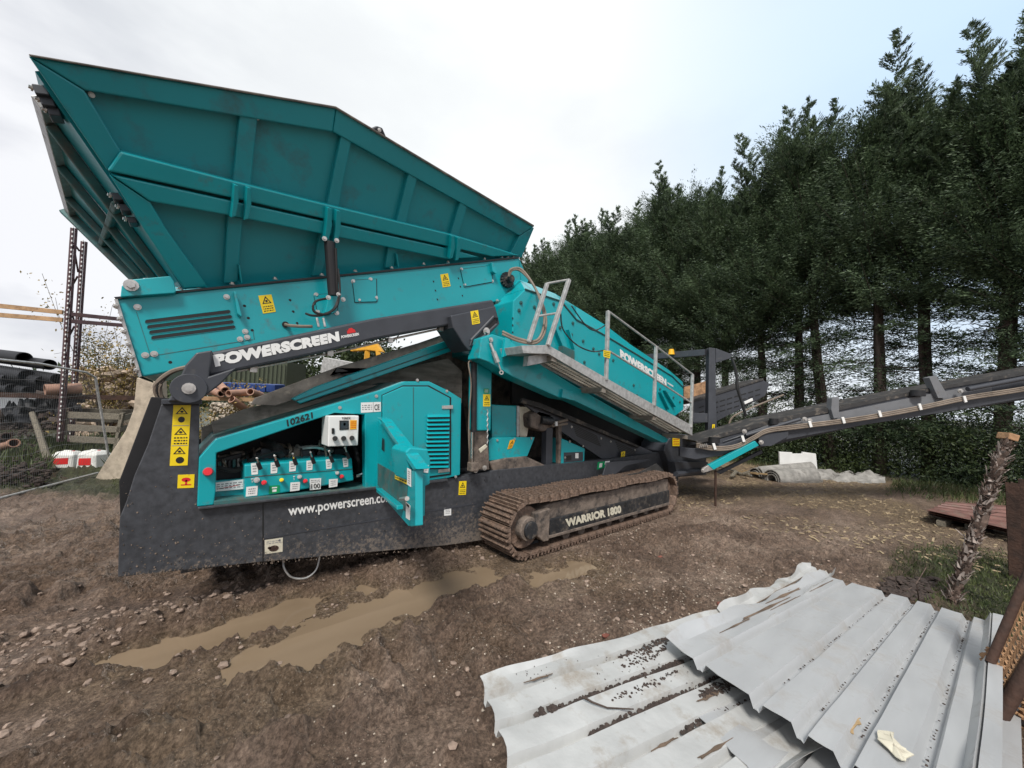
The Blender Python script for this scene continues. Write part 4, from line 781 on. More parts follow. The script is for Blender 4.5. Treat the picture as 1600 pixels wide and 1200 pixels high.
plate('conveyor_far_frame', [(1062, 699), (1200, 670), (1442, 639), (1760, 584), (1760, 600), (1350, 664), (1200, 697), (1062, 713)], CP, .06, 'charcoal_clean', dc, off=-.8)
plate('knuckle_plate', [(1184, 680), (1196, 672), (1215, 676), (1232, 674), (1232, 682), (1205, 697), (1188, 697)], CP, .05, 'charcoal_clean', dc, off=.06)
ts = plate('folding_strut', [(1107, 727), (1180, 689), (1186, 696), (1115, 734)], CP, .08, 'teal', root, off=.12, bevel=.006)
plate('folding_strut', [(1120, 738), (1190, 703), (1192, 708), (1126, 741)], CP, .06, 'charcoal_clean', root, off=-.2)
plate('strut_end', [(1098, 732), (1107, 727), (1115, 734), (1103, 738)], CP, .06, 'steel', ts, off=.11); bolts(CP, [(1099, 735), (1189, 691)], .03, ts, .14)
for d, m_ in ((0, 'hose'), (.05, 'hose'), (.1, 'hose')):
    hose('conveyor_hose', [CP.at(x, y, .08)-[0, 0, d*.6] for x, y in ((1088, 693), (1117, 698), (1150, 695), (1180, 680), (1200, 670), (1245, 664), (1319, 655), (1376, 646), (1440, 634), (1510, 619), (1600, 605), (1740, 580))], .014, m_, dc)
for x, y in ((1117, 698), (1162, 686), (1267, 663), (1319, 657), (1376, 647), (1439, 636), (1509, 624)): plate('hose_tie', [(x-4, y-5), (x, y-5.5), (x+3, y+4), (x-1, y+5)], CP, .02, 'white', dc, off=.12, bevel=.003)
for q in ([(1300, 622), (1311, 620), (1311, 642), (1313, 652), (1303, 654), (1299, 640)], [(1452, 590), (1463, 587), (1477, 611), (1480, 622), (1466, 622)]): plate('guard_bracket', q, CP, .12, 'galv', dc, off=.02, bevel=.003).data.materials[0] = M['grey_skirt']
for x, y, r in ((1434, 613, .10), (1116, 686, .09), (1209, 657, .07)): MB().tube([CP.at(x, y+6), CP.at(x, y-3)], r, 14).build('roller_cap', 'black', dc, smooth=True)
for a, b_ in (((1165, 680), (1250, 655)), ((1512, 608), (1600, 591)), ((1600, 591), (1740, 566))): MB().tube([CP.at(*a, .05), CP.at(*b_, .05)], .04 if a[0] > 1500 else .03, 10).build('tension_ram', 'charcoal_clean', dc, smooth=True)
bolts(CP, [(1257, 655), (1500, 611), (1163, 674), (1265, 657)], .03, dc, .04)
hose('coil_spring', [CP.at(1093+k*1.5, 700-(k % 2)*6-k*.2, .12) for k in range(9)], .008, 'steel', root, 5, 2)
MB().tube([CP.at(1118, 735, .0), CP.at(1118, 735, 0)*[1, 1, 0]+[0, 0, .02]], .02, 8).build('prop_stay', 'rust', root)
# ---- gantry and far conveyor
gq = D(1113, 600, 8.0); GP = Pl(gq, np.cross(dd, (0, 0, 1)))
gy_ = plate('gantry_post', [(1108, 543), (1118, 544), (1119, 630), (1122, 700), (1106, 700)], GP, .16, 'charcoal_clean', root, bevel=.008)
plate('gantry_head', [(1118.5, 544), (1145, 554), (1141, 560), (1118.5, 567)], GP, .16, 'charcoal_clean', gy_)
ga = GP.at(1110, 550); MB().beam(ga+[0, .1, 0], ga+[0, 4.2, 0], .10, .13).build('gantry_beam', 'charcoal_clean', root, .006)
plate('cross_beam', [(1080, 645), (1106, 646), (1106, 660), (1083, 660)], GP, .12, 'charcoal_clean', root)
warn(GP, ((1113, 663), (1117, 663), (1116, 680), (1112, 680)), gy_, .02)
hose('gantry_hose', [GP.at(1143, 559), GP.at(1150, 580), GP.at(1152, 605), GP.at(1160, 632), GP.at(1165, 650)], .03, 'hose_black', root)
fq = D(1140, 630, 8.9); FP = Pl(fq, np.cross(dd, (0, 0, 1)))
fc = plate('side_conveyor', [(1082, 628), (1120, 617), (1193, 594), (1202, 600), (1196, 618), (1162, 637), (1120, 658), (1084, 662)], FP, .08, 'charcoal_clean', root)
plate('belt_lip', [(1080, 625), (1120, 613), (1193, 591), (1193, 594), (1120, 617), (1082, 629)], FP, .9, 'rubber', fc, off=.02)
for i in range(9):
    for j in range(3):
        x = 1092+i*11; y = 636-i*3.3+j*8
        if y < 655: plate('vent_slot', [(x, y), (x+8, y-2.4), (x+8, y-.6), (x, y+1.8)], FP, .004, 'print_black', fc, off=.004, bevel=0)
plate('rear_conveyor', [(1069, 605), (1106, 595), (1106, 622), (1082, 630), (1069, 632)], Pl(fq+dd*.3+np.array([0, .9, 0]), FP.n), .08, 'rust_light', root)
hose('conveyor_hose', [FP.at(1138, 680, .3), FP.at(1142, 655, .3), FP.at(1165, 641, .3), FP.at(1224, 617, .1)], .02, 'hose', root)
plate('grease_tube', [(1163, 628), (1176, 622), (1177, 626), (1164, 632)], FP, .05, 'white', root, off=.1)
bcn = D(1049, 554, 8.6); MB().tube([bcn, bcn+[0, 0, .12]], .07, 12, .05).build('beacon', 'amber', root, smooth=True)
#SPLIT
# ================================================================== CONIFERS
def bulk(name, V_, F3, mats, mi=None, par=None, smooth=False):
    me = bpy.data.meshes.new(name); V_ = np.asarray(V_, np.float32); F3 = np.asarray(F3, np.int32); k = F3.shape[1]
    me.vertices.add(len(V_)); me.vertices.foreach_set('co', V_.ravel()); me.loops.add(F3.size); me.loops.foreach_set('vertex_index', F3.ravel())
    me.polygons.add(len(F3)); me.polygons.foreach_set('loop_start', np.arange(len(F3))*k); me.polygons.foreach_set('loop_total', np.full(len(F3), k)); me.update()
    for m in mats: me.materials.append(M[m])
    return me
def leaves(P, Dn, Ln, Wd, r):
    """one pointed leaf triangle pair per point"""
    n_ = len(P); Dn = Dn/np.linalg.norm(Dn, axis=1)[:, None]; q = r.normal(size=(n_, 3)); S = np.cross(Dn, q); S /= np.linalg.norm(S, axis=1)[:, None]+1e-9
    a = P; b_ = P+Dn*(Ln*.45)[:, None]+S*(Wd*.5)[:, None]; c = P+Dn*Ln[:, None]; d = P+Dn*(Ln*.4)[:, None]-S*(Wd*.5)[:, None]
    V_ = np.stack([a, b_, c, d], 1).reshape(-1, 3); i = np.arange(n_)*4
    return V_, np.stack([i, i+1, i+2, i+3], 1)
def conifer(seed, Ht, low, rad=1.5):
    r = np.random.default_rng(seed); pr = random.Random(seed); tr = MB()
    lean = r.normal(size=2)*.02
    tp = [np.array([lean[0]*z+.05*math.sin(z*.8+seed), lean[1]*z+.05*math.cos(z*.7+seed), z]) for z in np.linspace(-.1, Ht*.97, 14)]
    tr.tube(tp, lambda t_: .17*(1-t_)**.8+.012, 9)
    if seed % 2:
        tr.tube([p+np.array([.18+.02*p[2], .1, 0]) for p in tp[:9]], lambda t_: .09*(1-t_)**.7+.015, 7)
    P = []; DD = []; LL = []
    zc = low
    nb = 230
    for k in range(nb):
        z = .7+(Ht-.9)*(k+r.random())/nb
        if z < low and r.random() < .4: continue
        az = r.random()*2*math.pi; f = (z/Ht)
        prof = rad*(1-max(0, (f-.5)/.53)**1.9)*(.55+.45*min(1, z/3.5))*r.uniform(.6, 1.2)*(.62 if z < low else 1)+.15
        rise = (.05 if z < low else .35+1.4*max(0, f-.4))*prof+r.normal()*(.45 if z < low else .15)
        base = np.array([np.interp(z, [p[2] for p in tp], [p[0] for p in tp]), np.interp(z, [p[2] for p in tp], [p[1] for p in tp]), z])
        dr = np.array([math.cos(az), math.sin(az), 0]); tip = base+dr*prof+[0, 0, rise]; mid = base+dr*prof*.5+[0, 0, rise*.25]+r.normal(size=3)*.05
        ts_ = np.linspace(0, 1, 6); cur = [(1-t_)**2*base+2*t_*(1-t_)*mid+t_*t_*tip for t_ in ts_]
        tr.tube(cur, lambda t_: .017*(1-t_)+.003, 3, cap=False)
        if z < low:
            p_leaf = .75 if z > 3.6 else .5 if z > 1.7 else .8
            for q in range(1):      # dead twigs
                t_ = r.uniform(.3, .9); s_ = (1-t_)**2*base+2*t_*(1-t_)*mid+t_*t_*tip; e = s_+r.normal(size=3)*[.3, .3, .22]; tr.tube([s_, (s_+e)/2+r.normal(size=3)*.04, e], .005, 3, cap=False)
        else: p_leaf = .78 if z < low+1.6 else 1.
        if r.random() > p_leaf: continue
        m_ = int((900 if z >= low else 560)*(prof/rad+.25))
        t_ = r.uniform(.22, 1.0, m_)**.8
        sp = ((1-t_)**2)[:, None]*base+(2*t_*(1-t_))[:, None]*mid+(t_*t_)[:, None]*tip
        # side sprays
        nc = 9; cc = r.normal(size=(nc, 3))*[.24, .24, .10]; ci = r.integers(0, nc, m_); cdir = cc/np.linalg.norm(cc, axis=1)[:, None]
        ln_ = r.random(m_)                                       # each spray is a flat, slightly drooping fan
        sp = sp+cc[ci]*(.35+t_)[:, None]+cdir[ci]*(ln_*.22)[:, None]*[1, 1, .5]-np.array([0, 0, .10])*(ln_**2)[:, None]+r.normal(size=(m_, 3))*[.05, .05, .022]
        P.append(sp); DD.append(dr*.6+cdir[ci]*[1., 1., .5]+np.array([0, 0, .1 if z < Ht*.8 else .8])+r.normal(size=(m_, 3))*.35); LL.append(r.uniform(.05, .125, m_))
    for k in range(10):      # spires: narrow feathery tops standing out of the crown
        b0_ = tp[-1]+(r.normal(size=3)*[.8, .8, .5] if k else np.zeros(3))-[0, 0, .9 if k < 4 else 1.6]; h_ = r.uniform(1.6, 2.5); lx, ly = r.normal(size=2)*.10
        for q in range(30):
            f = (q+r.random())/30; a = r.uniform(0, 6.28); w_ = .46*(1-f)**.8+.05; m_ = int(60+90*(1-f)); t_ = r.random(m_)
            c_ = b0_+np.array([lx*f*h_, ly*f*h_, f*h_]); P.append(c_+np.outer(t_, [math.cos(a)*w_, math.sin(a)*w_, w_*.9])+r.normal(size=(m_, 3))*.025)
            DD.append(np.array([math.cos(a), math.sin(a), 1.1])+r.normal(size=(m_, 3))*.45); LL.append(r.uniform(.06, .12, m_))
    P = np.concatenate(P); DD = np.concatenate(DD); LL = np.concatenate(LL); V_, F_ = leaves(P, DD, LL, LL*.24, r)
    crown = bulk('crown', V_, F_, ['conifer']); to = tr.build('trunk', 'bark', None, smooth=True); tm = to.data; bpy.data.objects.remove(to)
    return crown, tm, len(P)
kinds = [conifer(11, 10.9, 4.7, 2.0), conifer(12, 10.5, 4.2, 2.1), conifer(13, 11.1, 4.9, 2.0), conifer(14, 10.7, 3.2, 2.1), conifer(15, 11.0, 2.4, 2.1)]
print('leaves', [k[2] for k in kinds])
ty = -3.6; i = 0
treelist = []
while ty < 23:
    tx = 16+random.uniform(-.35, .35); k = random.choice([0, 1, 2]) if ty < 7.0 else random.choice([3, 4, 3]) if ty > 9 else random.choice([0, 3]); treelist.append((tx, ty, k)); ty += random.uniform(.95, 1.25); i += 1
ordn = ['first', 'second', 'third', 'fourth', 'fifth', 'sixth', 'seventh', 'eighth', 'ninth', 'tenth', 'eleventh', 'twelfth', 'thirteenth', 'fourteenth', 'fifteenth', 'sixteenth', 'seventeenth', 'eighteenth', 'nineteenth', 'twentieth', 'twenty-first', 'twenty-second', 'twenty-third', 'twenty-fourth', 'twenty-fifth', 'twenty-sixth']
for i, (tx, ty, k) in enumerate(treelist):
    o = empty('conifer_tree', (tx, ty, -.05), 'tall dark conifer with bare lower trunk, %s from the right end of the row' % ordn[i], 'tree', 'conifers in the row behind the yard')
    s_ = random.uniform(.90, .99); rz = random.uniform(0, 6.28)
    for nm, me in (('crown', kinds[k][0]), ('trunk', kinds[k][1])):
        c = bpy.data.objects.new(nm, me); C.objects.link(c); c.parent = o
    o.rotation_euler.z = rz; o.scale = (s_, s_, s_)
# dark undergrowth at the foot of the row
r = np.random.default_rng(5); P = []
for k in range(1300):
    y = r.uniform(-4, 24); x = 15.6+r.normal()*.7+(k % 2)*1.2; z = abs(r.normal())*.78; h_ = .40
    P.append(np.array([x, y, min(z, 1.9)])+r.normal(size=(150, 3))*[.30, .34, .26])
P = np.concatenate(P); P[:, 2] = np.abs(P[:, 2]); V_, F_ = leaves(P, r.normal(size=P.shape)+[-.3, 0, .4], r.uniform(.05, .12, len(P)), r.uniform(.02, .05, len(P)), r)
o = bpy.data.objects.new('undergrowth', bulk('undergrowth', V_, F_, ['under'])); C.objects.link(o); tag(o, 'dark tangled undergrowth along the foot of the conifer row', 'undergrowth', kind='stuff')
# low-growing weeds at the foot of the hedge
# ================================================================== FOREGROUND METAL SHEETS
def csheet(name, A, B, C2, D2, prof, m, label, group, nu=26, rag=0, wob=.006, seed=1):
    """profiled roofing sheet: A->B along the ridges, A->D across; prof = [(v, height)...]"""
    A, B, C2, D2 = [np.array(p, float) for p in (A, B, C2, D2)]; nrm = np.cross(B-A, D2-A); nrm /= np.linalg.norm(nrm); nrm = nrm if nrm[2] > 0 else -nrm
    vs = []; nu += 1; nvv = len(prof)
    for i in range(nu):
        u = i/(nu-1)
        for v, h_ in prof:
            p = (A*(1-u)+B*u)*(1-v)+(D2*(1-u)+C2*u)*v
            q = fbm(np.array(p[0]*3.1+seed), np.array(p[1]*3.7), seed, 3)-.5
            p = p+nrm*(h_+wob*2*q)
            if rag and v < .02: p = p+nrm*(.03*math.sin(u*9)+.02)*rag+(A-D2)/np.linalg.norm(A-D2)*.02*math.sin(u*23)*rag
            if rag and v > .98: p = p+nrm*(.05+.02*math.sin(u*14))
            if u == 0 or u == 1: p = p+(B-A)/np.linalg.norm(B-A)*.008*math.sin(v*37)
            vs.append(p)
    vs2 = [p-nrm*.003 for p in vs]; n0 = len(vs)
    fs = [(i*nvv+j, (i+1)*nvv+j, (i+1)*nvv+j+1, i*nvv+j+1) for i in range(nu-1) for j in range(nvv-1)]
    mb = MB(); mb.add(vs+vs2, fs+[tuple(x+n0 for x in f[::-1]) for f in fs]); 
    rim = [(i*nvv, (i+1)*nvv) for i in range(nu-1)]+[(i*nvv+nvv-1, (i+1)*nvv+nvv-1) for i in range(nu-1)]+[(j, j+1) for j in range(nvv-1)]+[((nu-1)*nvv+j, (nu-1)*nvv+j+1) for j in range(nvv-1)]
    mb.f += [(a, b_, b_+n0, a+n0) for a, b_ in rim]; mb.m += [0]*len(rim)
    o = mb.build(name, m, None, smooth=True); o.data.set_sharp_from_angle(angle=.35)
    return tag(o, label, 'metal sheet', group), (A, B, C2, D2, nrm)
def profile(valleys, dep=.044, wv=.012, ws=.020, sub=3):
    """flat crowns at 0, narrow valleys at -dep centred on v"""
    P = [(0, 0)]
    for v in valleys: P += [(v-wv-ws, 0), (v-wv, -dep), (v+wv*.2, -dep*.9), (v+wv, -dep), (v+wv+ws*.7, 0)]
    P.append((1, 0)); out = []
    for (a, ha), (b_, hb_) in zip(P[:-1], P[1:]):
        k = sub if (b_-a) > .05 else 1
        out += [(a+(b_-a)*i/k, ha+(hb_-ha)*i/k) for i in range(k)]
    return out+[P[-1]]
s0 = Z(1296, 905, .16); SHP = Pl(s0, np.cross([1, 0, -.077], [0, 1, 0]))
A_, B_, C2_, D2_ = SHP.at(1040, 1000), SHP.at(1283, 897), SHP.at(1552, 972), SHP.at(1522, 1318)
def vfrac(px, py):
    p = SHP.at(px, py); return (p[1]-A_[1])/((D2_[1]+C2_[1])/2-(A_[1]+B_[1])/2)
vv = [vfrac(*p) for p in ((1150, 990), (1165, 1098), (1228, 1143), (1300, 1172), (1415, 1150), (1500, 1195))]
print('valleys', [round(x, 3) for x in vv], A_, B_, C2_, D2_)
sh1, g1 = csheet('roofing_sheet', A_, B_, C2_, D2_, profile([max(.05, x) for x in vv]), 'sheet', 'pale grey ribbed metal sheet lying on top of the foreground stack', 'metal sheets in the foreground', rag=1, seed=3)
E0 = lambda px, py, z: Z(px, py, z)
A2, B2, C22, D22 = E0(750, 1058, .33), E0(1120, 952, .17), E0(1480, 1130, .10), E0(840, 1420, .30)
A2 = Z(750, 1058, .36); B2 = Z(1120, 953, .20); D22 = Z(812, 1235, .34); dv = D22-A2; D22 = A2+dv*1.75; C22 = B2+(D22-A2)*1.0
sh2, g2 = csheet('roofing_sheet', A2, B2, C22, D22, profile([.13, .30, .47, .64, .81], .036, .012, .014), 'sheet_dirty', 'dirty whitish buckled metal sheet at the lower left with soil along its ribs', 'metal sheets in the foreground', nu=40, wob=.012, rag=.35, seed=9)
A3, B3, C33, D33 = E0(1120, 962, .17), E0(1264, 889, .10), E0(1306, 903, .10), E0(1190, 1000, .17)
up3 = np.array([0, 0, .03])
sh3, g3_ = csheet('roofing_sheet', A3+up3, B3+up3, C33+up3, D33+up3, profile([.35, .75], .02, .03, .05), 'sheet_dirty', 'narrow brown-stained strip of bent sheet at the far edge of the stack', 'metal sheets in the foreground', wob=.03, rag=1, seed=4)
# fourth sheet peeking out underneath near the bottom
A4 = A_+np.array([-.15, -.25, -.13]); sh4, _ = csheet('roofing_sheet', A_+[-.22, -.2, -.10], B_+[-.6, -.2, -.12], C2_+[-.6, -.02, -.12], D2_+[-.45, .0, -.10], profile([x+.03 for x in vv]), 'sheet', 'grey ribbed metal sheet showing under the top one along its near edge', 'metal sheets in the foreground', wob=.012, seed=12)
# soil lying in the ribs of the dirty sheet
so = MB(); rs = np.random.default_rng(3)
def onsheet(g, u, v, h_): A, B, C2, D2, nrm = g; return (A*(1-u)+B*u)*(1-v)+(D2*(1-u)+C2*u)*v+nrm*h_
def soilrow(g, u0, v0, u1, v1, n_, spread, r0=.006, r1=.017, lift=.0):
    for k in range(n_):
        t_ = rs.random(); w = math.sin(math.pi*min(1, max(0, t_)))**.5
        so.lump(onsheet(g, u0+(u1-u0)*t_+rs.normal()*.004, v0+(v1-v0)*t_+rs.normal()*spread*w, lift+rs.random()*.006), rs.uniform(r0, r1), (1.3, 1, .6))
soilrow(g2, .14, .305, .42, .30, 230, .010, .004, .013, -.02); soilrow(g2, .40, .30, .62, .295, 210, .016, .004, .013, -.02); soilrow(g2, .66, .297, .95, .297, 90, .006, .003, .009, -.025)
soilrow(g2, .20, .475, .50, .47, 190, .010, .004, .013, -.02); soilrow(g2, .48, .47, .97, .47, 200, .007, .003, .011, -.022); soilrow(g2, .42, .15, .66, .13, 110, .02, .003, .011); soilrow(g2, .40, .22, .60, .19, 80, .022, .003, .009)
soilrow(g2, .30, .38, .56, .36, 70, .014, .003, .009); soilrow(g2, .42, .64, .6, .64, 90, .018, .003, .012, -.02); soilrow(g2, .62, .64, .97, .64, 80, .006, .003, .008, -.02); soilrow(g2, .1, .05, .95, .6, 120, .12, .0015, .004); soilrow(g2, .1, .31, .16, .31, 20, .01); soilrow(g2, .55, .54, .75, .55, 160, .02, .004, .01)
for k, v in enumerate(vv):
    if k: soilrow(g1, .08, v, .97, v, 55, .002, .002, .006, -.030)
tag(so.build('soil_crumbs', 'soil', None), 'dark crumbs of soil lying in the ribs of the metal sheets', 'soil', kind='stuff')
def litter(name, pts, m, label, cat, z=.02, seed=0):
    rs_ = random.Random(seed); mb = MB(); base = [np.array(p) for p in pts]; c = sum(base)/len(base)
    ring = []; 
    for a, b_ in zip(base, base[1:]+base[:1]):
        for k in range(3): t_ = k/3; ring.append(a*(1-t_)+b_*t_+np.array([rs_.gauss(0, .006), rs_.gauss(0, .006), rs_.uniform(.0, z)]))
    n_ = len(ring); mb.add(ring+[c+[0, 0, z]]+[p-[0, 0, .004] for p in ring], [(i, (i+1) % n_, n_) for i in range(n_)]+[(i, (i+1) % n_, n_+1+(i+1) % n_, n_+1+i) for i in range(n_)])
    return tag(mb.build(name, m), label, cat)
litter('scrap_paper', [SHP.at(x, y, .012) for x, y in ((1366, 1145), (1394, 1143), (1402, 1165), (1424, 1180), (1405, 1190), (1386, 1172))], 'cream', 'crumpled pale yellow scrap of paper on the top metal sheet', 'paper', .015)
litter('dead_leaf', [SHP.at(x, y, -.02) for x, y in ((1286, 1060), (1302, 1053), (1304, 1066), (1290, 1073))], 'wood_pale', 'small dry brown leaf in a rib near the middle of the top sheet', 'leaf', .01, 2)
litter('dead_leaf', [SHP.at(x, y, -.02) for x, y in ((1323, 1128), (1340, 1120), (1346, 1132), (1330, 1146), (1324, 1142))], 'wood_pale', 'larger dry brown leaf in a rib nearer the camera on the top sheet', 'leaf', .012, 3)
tag(MB().tube([onsheet(g2, .22, .33, .03), onsheet(g2, .24, .37, .02), onsheet(g2, .27, .42, .015), onsheet(g2, .33, .48, .02)], .006, 5, .003).build('twig', 'bark'), 'small dry twig lying on the dirty whitish sheet', 'twig')
# brown stains on the strip and the corner of the top sheet (dried mud, slightly proud)
def stain(g, pts, name='dried_mud', par=None, lift=.004):
    mb = MB(); P = [onsheet(g, u, v, lift) for u, v in pts]; mb.prism(P, -g[4]*.003); return mb.build(name, 'brown_stain', par)
for g_, o_, L_ in ((g1, sh1, ((.42, .085, .30, .016), (.62, .05, .25, .02), (.78, .028, .2, .010), (.25, .10, .15, .008), (.55, .11, .2, .006), (.86, .115, .22, .008))), (g2, sh2, ((.58, .56, .10, .02), (.35, .66, .08, .012), (.15, .12, .08, .010), (.45, .77, .12, .014))), (g3_, sh3, ((.5, .35, .5, .10), (.6, .75, .6, .08)))):
    for (u, v, du, dv_) in L_:
        n_ = 22; ph = rs.uniform(0, 6); stain(g_, [(u+du/2*math.cos(a)*(1+.25*math.sin(3*a+ph)), v+dv_/2*math.sin(a)*(1+.45*math.sin(5*a+ph))) for a in np.linspace(0, 2*math.pi, n_, endpoint=False)], par=o_, lift=.006 if g_ is g1 else .005)
# ================================================================== STONES, CHIPS, CLODS
st = MB(); rs = np.random.default_rng(17)
def gh(x, y): return float(height(np.array([x]), np.array([y]))[0])
def scatter(mb, n_, xr, yr, r0, r1, flat=.6, dens=None):
    X = rs.uniform(*xr, n_); Yy = rs.uniform(*yr, n_); Hh = height(X, Yy); wdv = water_d(X, Yy); R_ = rs.uniform(0, 1, n_)**3.5*(r1-r0)+r0
    for x, y, h_, w, r_ in zip(X, Yy, Hh, wdv, R_):
        if w > .12 and (fbm(np.array(x*.9), np.array(y*1.2), 123, 3) > .53 or rs.random() < .22): mb.lump((x, y, h_+r_*.2), r_, (1, rs.uniform(.6, 1.1), flat))
scatter(st, 3600, (-2.6, 8), (.5, 4.2), .003, .012); scatter(st, 3600, (.6, 5), (.7, 3), .003, .011)
tag(st.build('loose_stones', 'stone'), 'small pale stones scattered over the mud', 'stones', kind='stuff')
cd = MB(); scatter(cd, 5200, (-3.5, 7), (.6, 5.2), .005, .030, .5); scatter(cd, 1500, (-1.5, 2.8), (3.1, 4.4), .01, .04, .6)
mat('clod', (.25, .185, .145), .75, var=.4, vs=20, bump=.5); tag(cd.build('mud_clods', 'clod', smooth=False), 'loose clods of churned brown mud', 'mud clods', kind='stuff')
cp = MB()
for k in range(2600):
    x = rs.uniform(6.5, 14); y = rs.uniform(-1, 5.5); a = rs.uniform(0, 3.14); l_ = rs.uniform(.008, .045); w = rs.uniform(.005, .014); z = gh(x, y)+.008 if k % 7 == 0 else .012
    if fbm(np.array(x*.6), np.array(y*1.2), 41, 4) < .42: continue
    ca_, sa = math.cos(a), math.sin(a); z = float(height(np.array(x), np.array(y)))+.008
    cp.box((x, y, z), (l_, w, .004), ((ca_, sa, rs.normal()*.15), (-sa, ca_, 0), (0, 0, 1)))
tag(cp.build('wood_chips', 'chip'), 'pale wood chips and straw on the dry ground', 'wood chips', kind='stuff')
for px, py, r_ in ((1127, 950, .022), (946, 1001, .016), (1032, 868, .02)):
    p = Z(px, py, 0); q = gh(p[0], p[1]); tag(MB().lump((p[0], p[1], q+.01), r_*1.6, (1.3, .9, .7)).build('brick_fragment', 'brick_red'), {1127: 'red brick fragment just beyond the far edge of the metal sheets', 946: 'red brick fragment beside the long edge of the dirty sheet', 1032: 'small red brick fragment in the mud near the crawler track'}[px], 'brick')
# grass
def clear_jugs(x, y):
    c = (np.stack([x, y, 0*x-H], -1)) @ W; px = 800+F*c[..., 0]/c[..., 2]; return ~((px > 72) & (px < 176) & (c[..., 2] < 9.3))
def grass(name, xr, yr, n_, label, hh=(.04, .12), test=None):
    X = rs.uniform(*xr, n_); Yy = rs.uniform(*yr, n_)
    if test is not None: k = test(X, Yy); X = X[k]; Yy = Yy[k]
    Zz = height(X, Yy); P = np.stack([X, Yy, Zz-.005], 1); Ln = rs.uniform(*hh, len(P)); V_, F_ = leaves(P, rs.normal(size=P.shape)*[.4, .4, .1]+[0, 0, 1], Ln, Ln*.09+.004, rs)
    o = bpy.data.objects.new(name, bulk(name, V_, F_, ['grass'])); C.objects.link(o); tag(o, label, 'grass', kind='stuff')
grass('grass', (5.0, 8.6), (-1.4, .6), 15000, 'short green grass around the foot of the splintered post', (.02, .065), lambda x, y: np.hypot((x-6.4)/1.4, (y+.35)/.8)+rs.normal(size=x.shape)*.2 < 1.1)
grass('weeds', (10.2, 14.5), (-1.5, 1.2), 5000, 'ragged weeds around the rubbish under the trees', (.05, .2), lambda x, y: (x > 12.3+rs.normal(size=x.shape)*.5))
grass('weeds', (11, 15), (2.6, 9), 5000, 'weeds along the foot of the tree row', (.06, .22), lambda x, y: x > 13.8)
grass('weeds', (-6, 3), (11.5, 18), 16000, 'tall dark weeds among the scrap behind the fence', (.15, .5), lambda x, y: (y+.55*(x+2.5) > 11.5) & clear_jugs(x, y))
grass('grass', (-5, 3), (9.4, 15), 22000, 'rough green grass along the wire fence', (.015, .08), lambda x, y: (y+.55*(x+2.5) > 10.3) & clear_jugs(x, y))
# ================================================================== RIGHT SIDE: posts, mesh, rubbish
# rusty posts
def vpost(px0, px1, py_top, gx_, gy__, label):
    d = (gx_*W[0][2]+gy__*W[1][2]); 
# splintered post
dep = 4.0
b_ = Z(1485, 945, 0); t_ = D(1574, 684, np.dot(W.T @ (b_-CAM), [0, 0, 1])*1.0)
sp = empty('splintered_post', b_, 'leaning old post covered in pale flaking splinters with a rusty cap', 'post')
ax = (t_-b_); Lp = np.linalg.norm(ax); ax /= Lp
core = MB(); core.tube([b_+ax*Lp*k/8+rs.normal(size=3)*.012 for k in range(9)], .028, 8, .026); core.build('core', 'splinter', sp)
fl = MB(); 
for k in range(800):
    h_ = rs.uniform(.02, .97)*Lp; d_ = rs.normal(size=3); d_ -= ax*d_.dot(ax); d_ /= np.linalg.norm(d_); c = b_+ax*h_+d_*rs.uniform(.02, .045); e1 = ax*rs.uniform(.02, .06)+d_*rs.uniform(-.01, .03)+rs.normal(size=3)*.015; s_ = np.cross(d_, ax)*rs.uniform(.006, .018)
    fl.cm = 0 if rs.random() < .6 else 1; fl.prism([c-s_, c+s_, c+e1+s_*.4, c+e1-s_*.2], d_*.004)
tag(fl.build('bark_flakes', ['splinter', 'splinter_pale'], sp), kind='stuff')
MB().beam(t_-ax*.02, t_+ax*.04, .11, .08).build('cap', 'rust_light', sp, .006)
# two rusty steel posts
for k, (px, w, lab) in enumerate(((1581, .10, 'dark rusty steel post standing right behind the splintered post'), (1604, .12, 'rusty steel post at the right edge of the picture'))):
    b_ = Z(px+6, 905-k*5, 0); dp = np.dot(W.T @ (b_-CAM), [0, 0, 1]); top = b_+[0, 0, 1.02+.05*k]
    pr_ = empty('steel_post', b_, lab, 'post', 'rusty steel posts')
    MB().box((b_+top)/2, (w/2, .008, .52)).build('web', 'rust', pr_); MB().box((b_+top)/2+[-w/2, 0, 0], (.006, w*.45, .51)).build('flange', 'rust', pr_); MB().box((b_+top)/2+[w/2, 0, 0], (.006, w*.45, .51)).build('flange', 'rust', pr_)
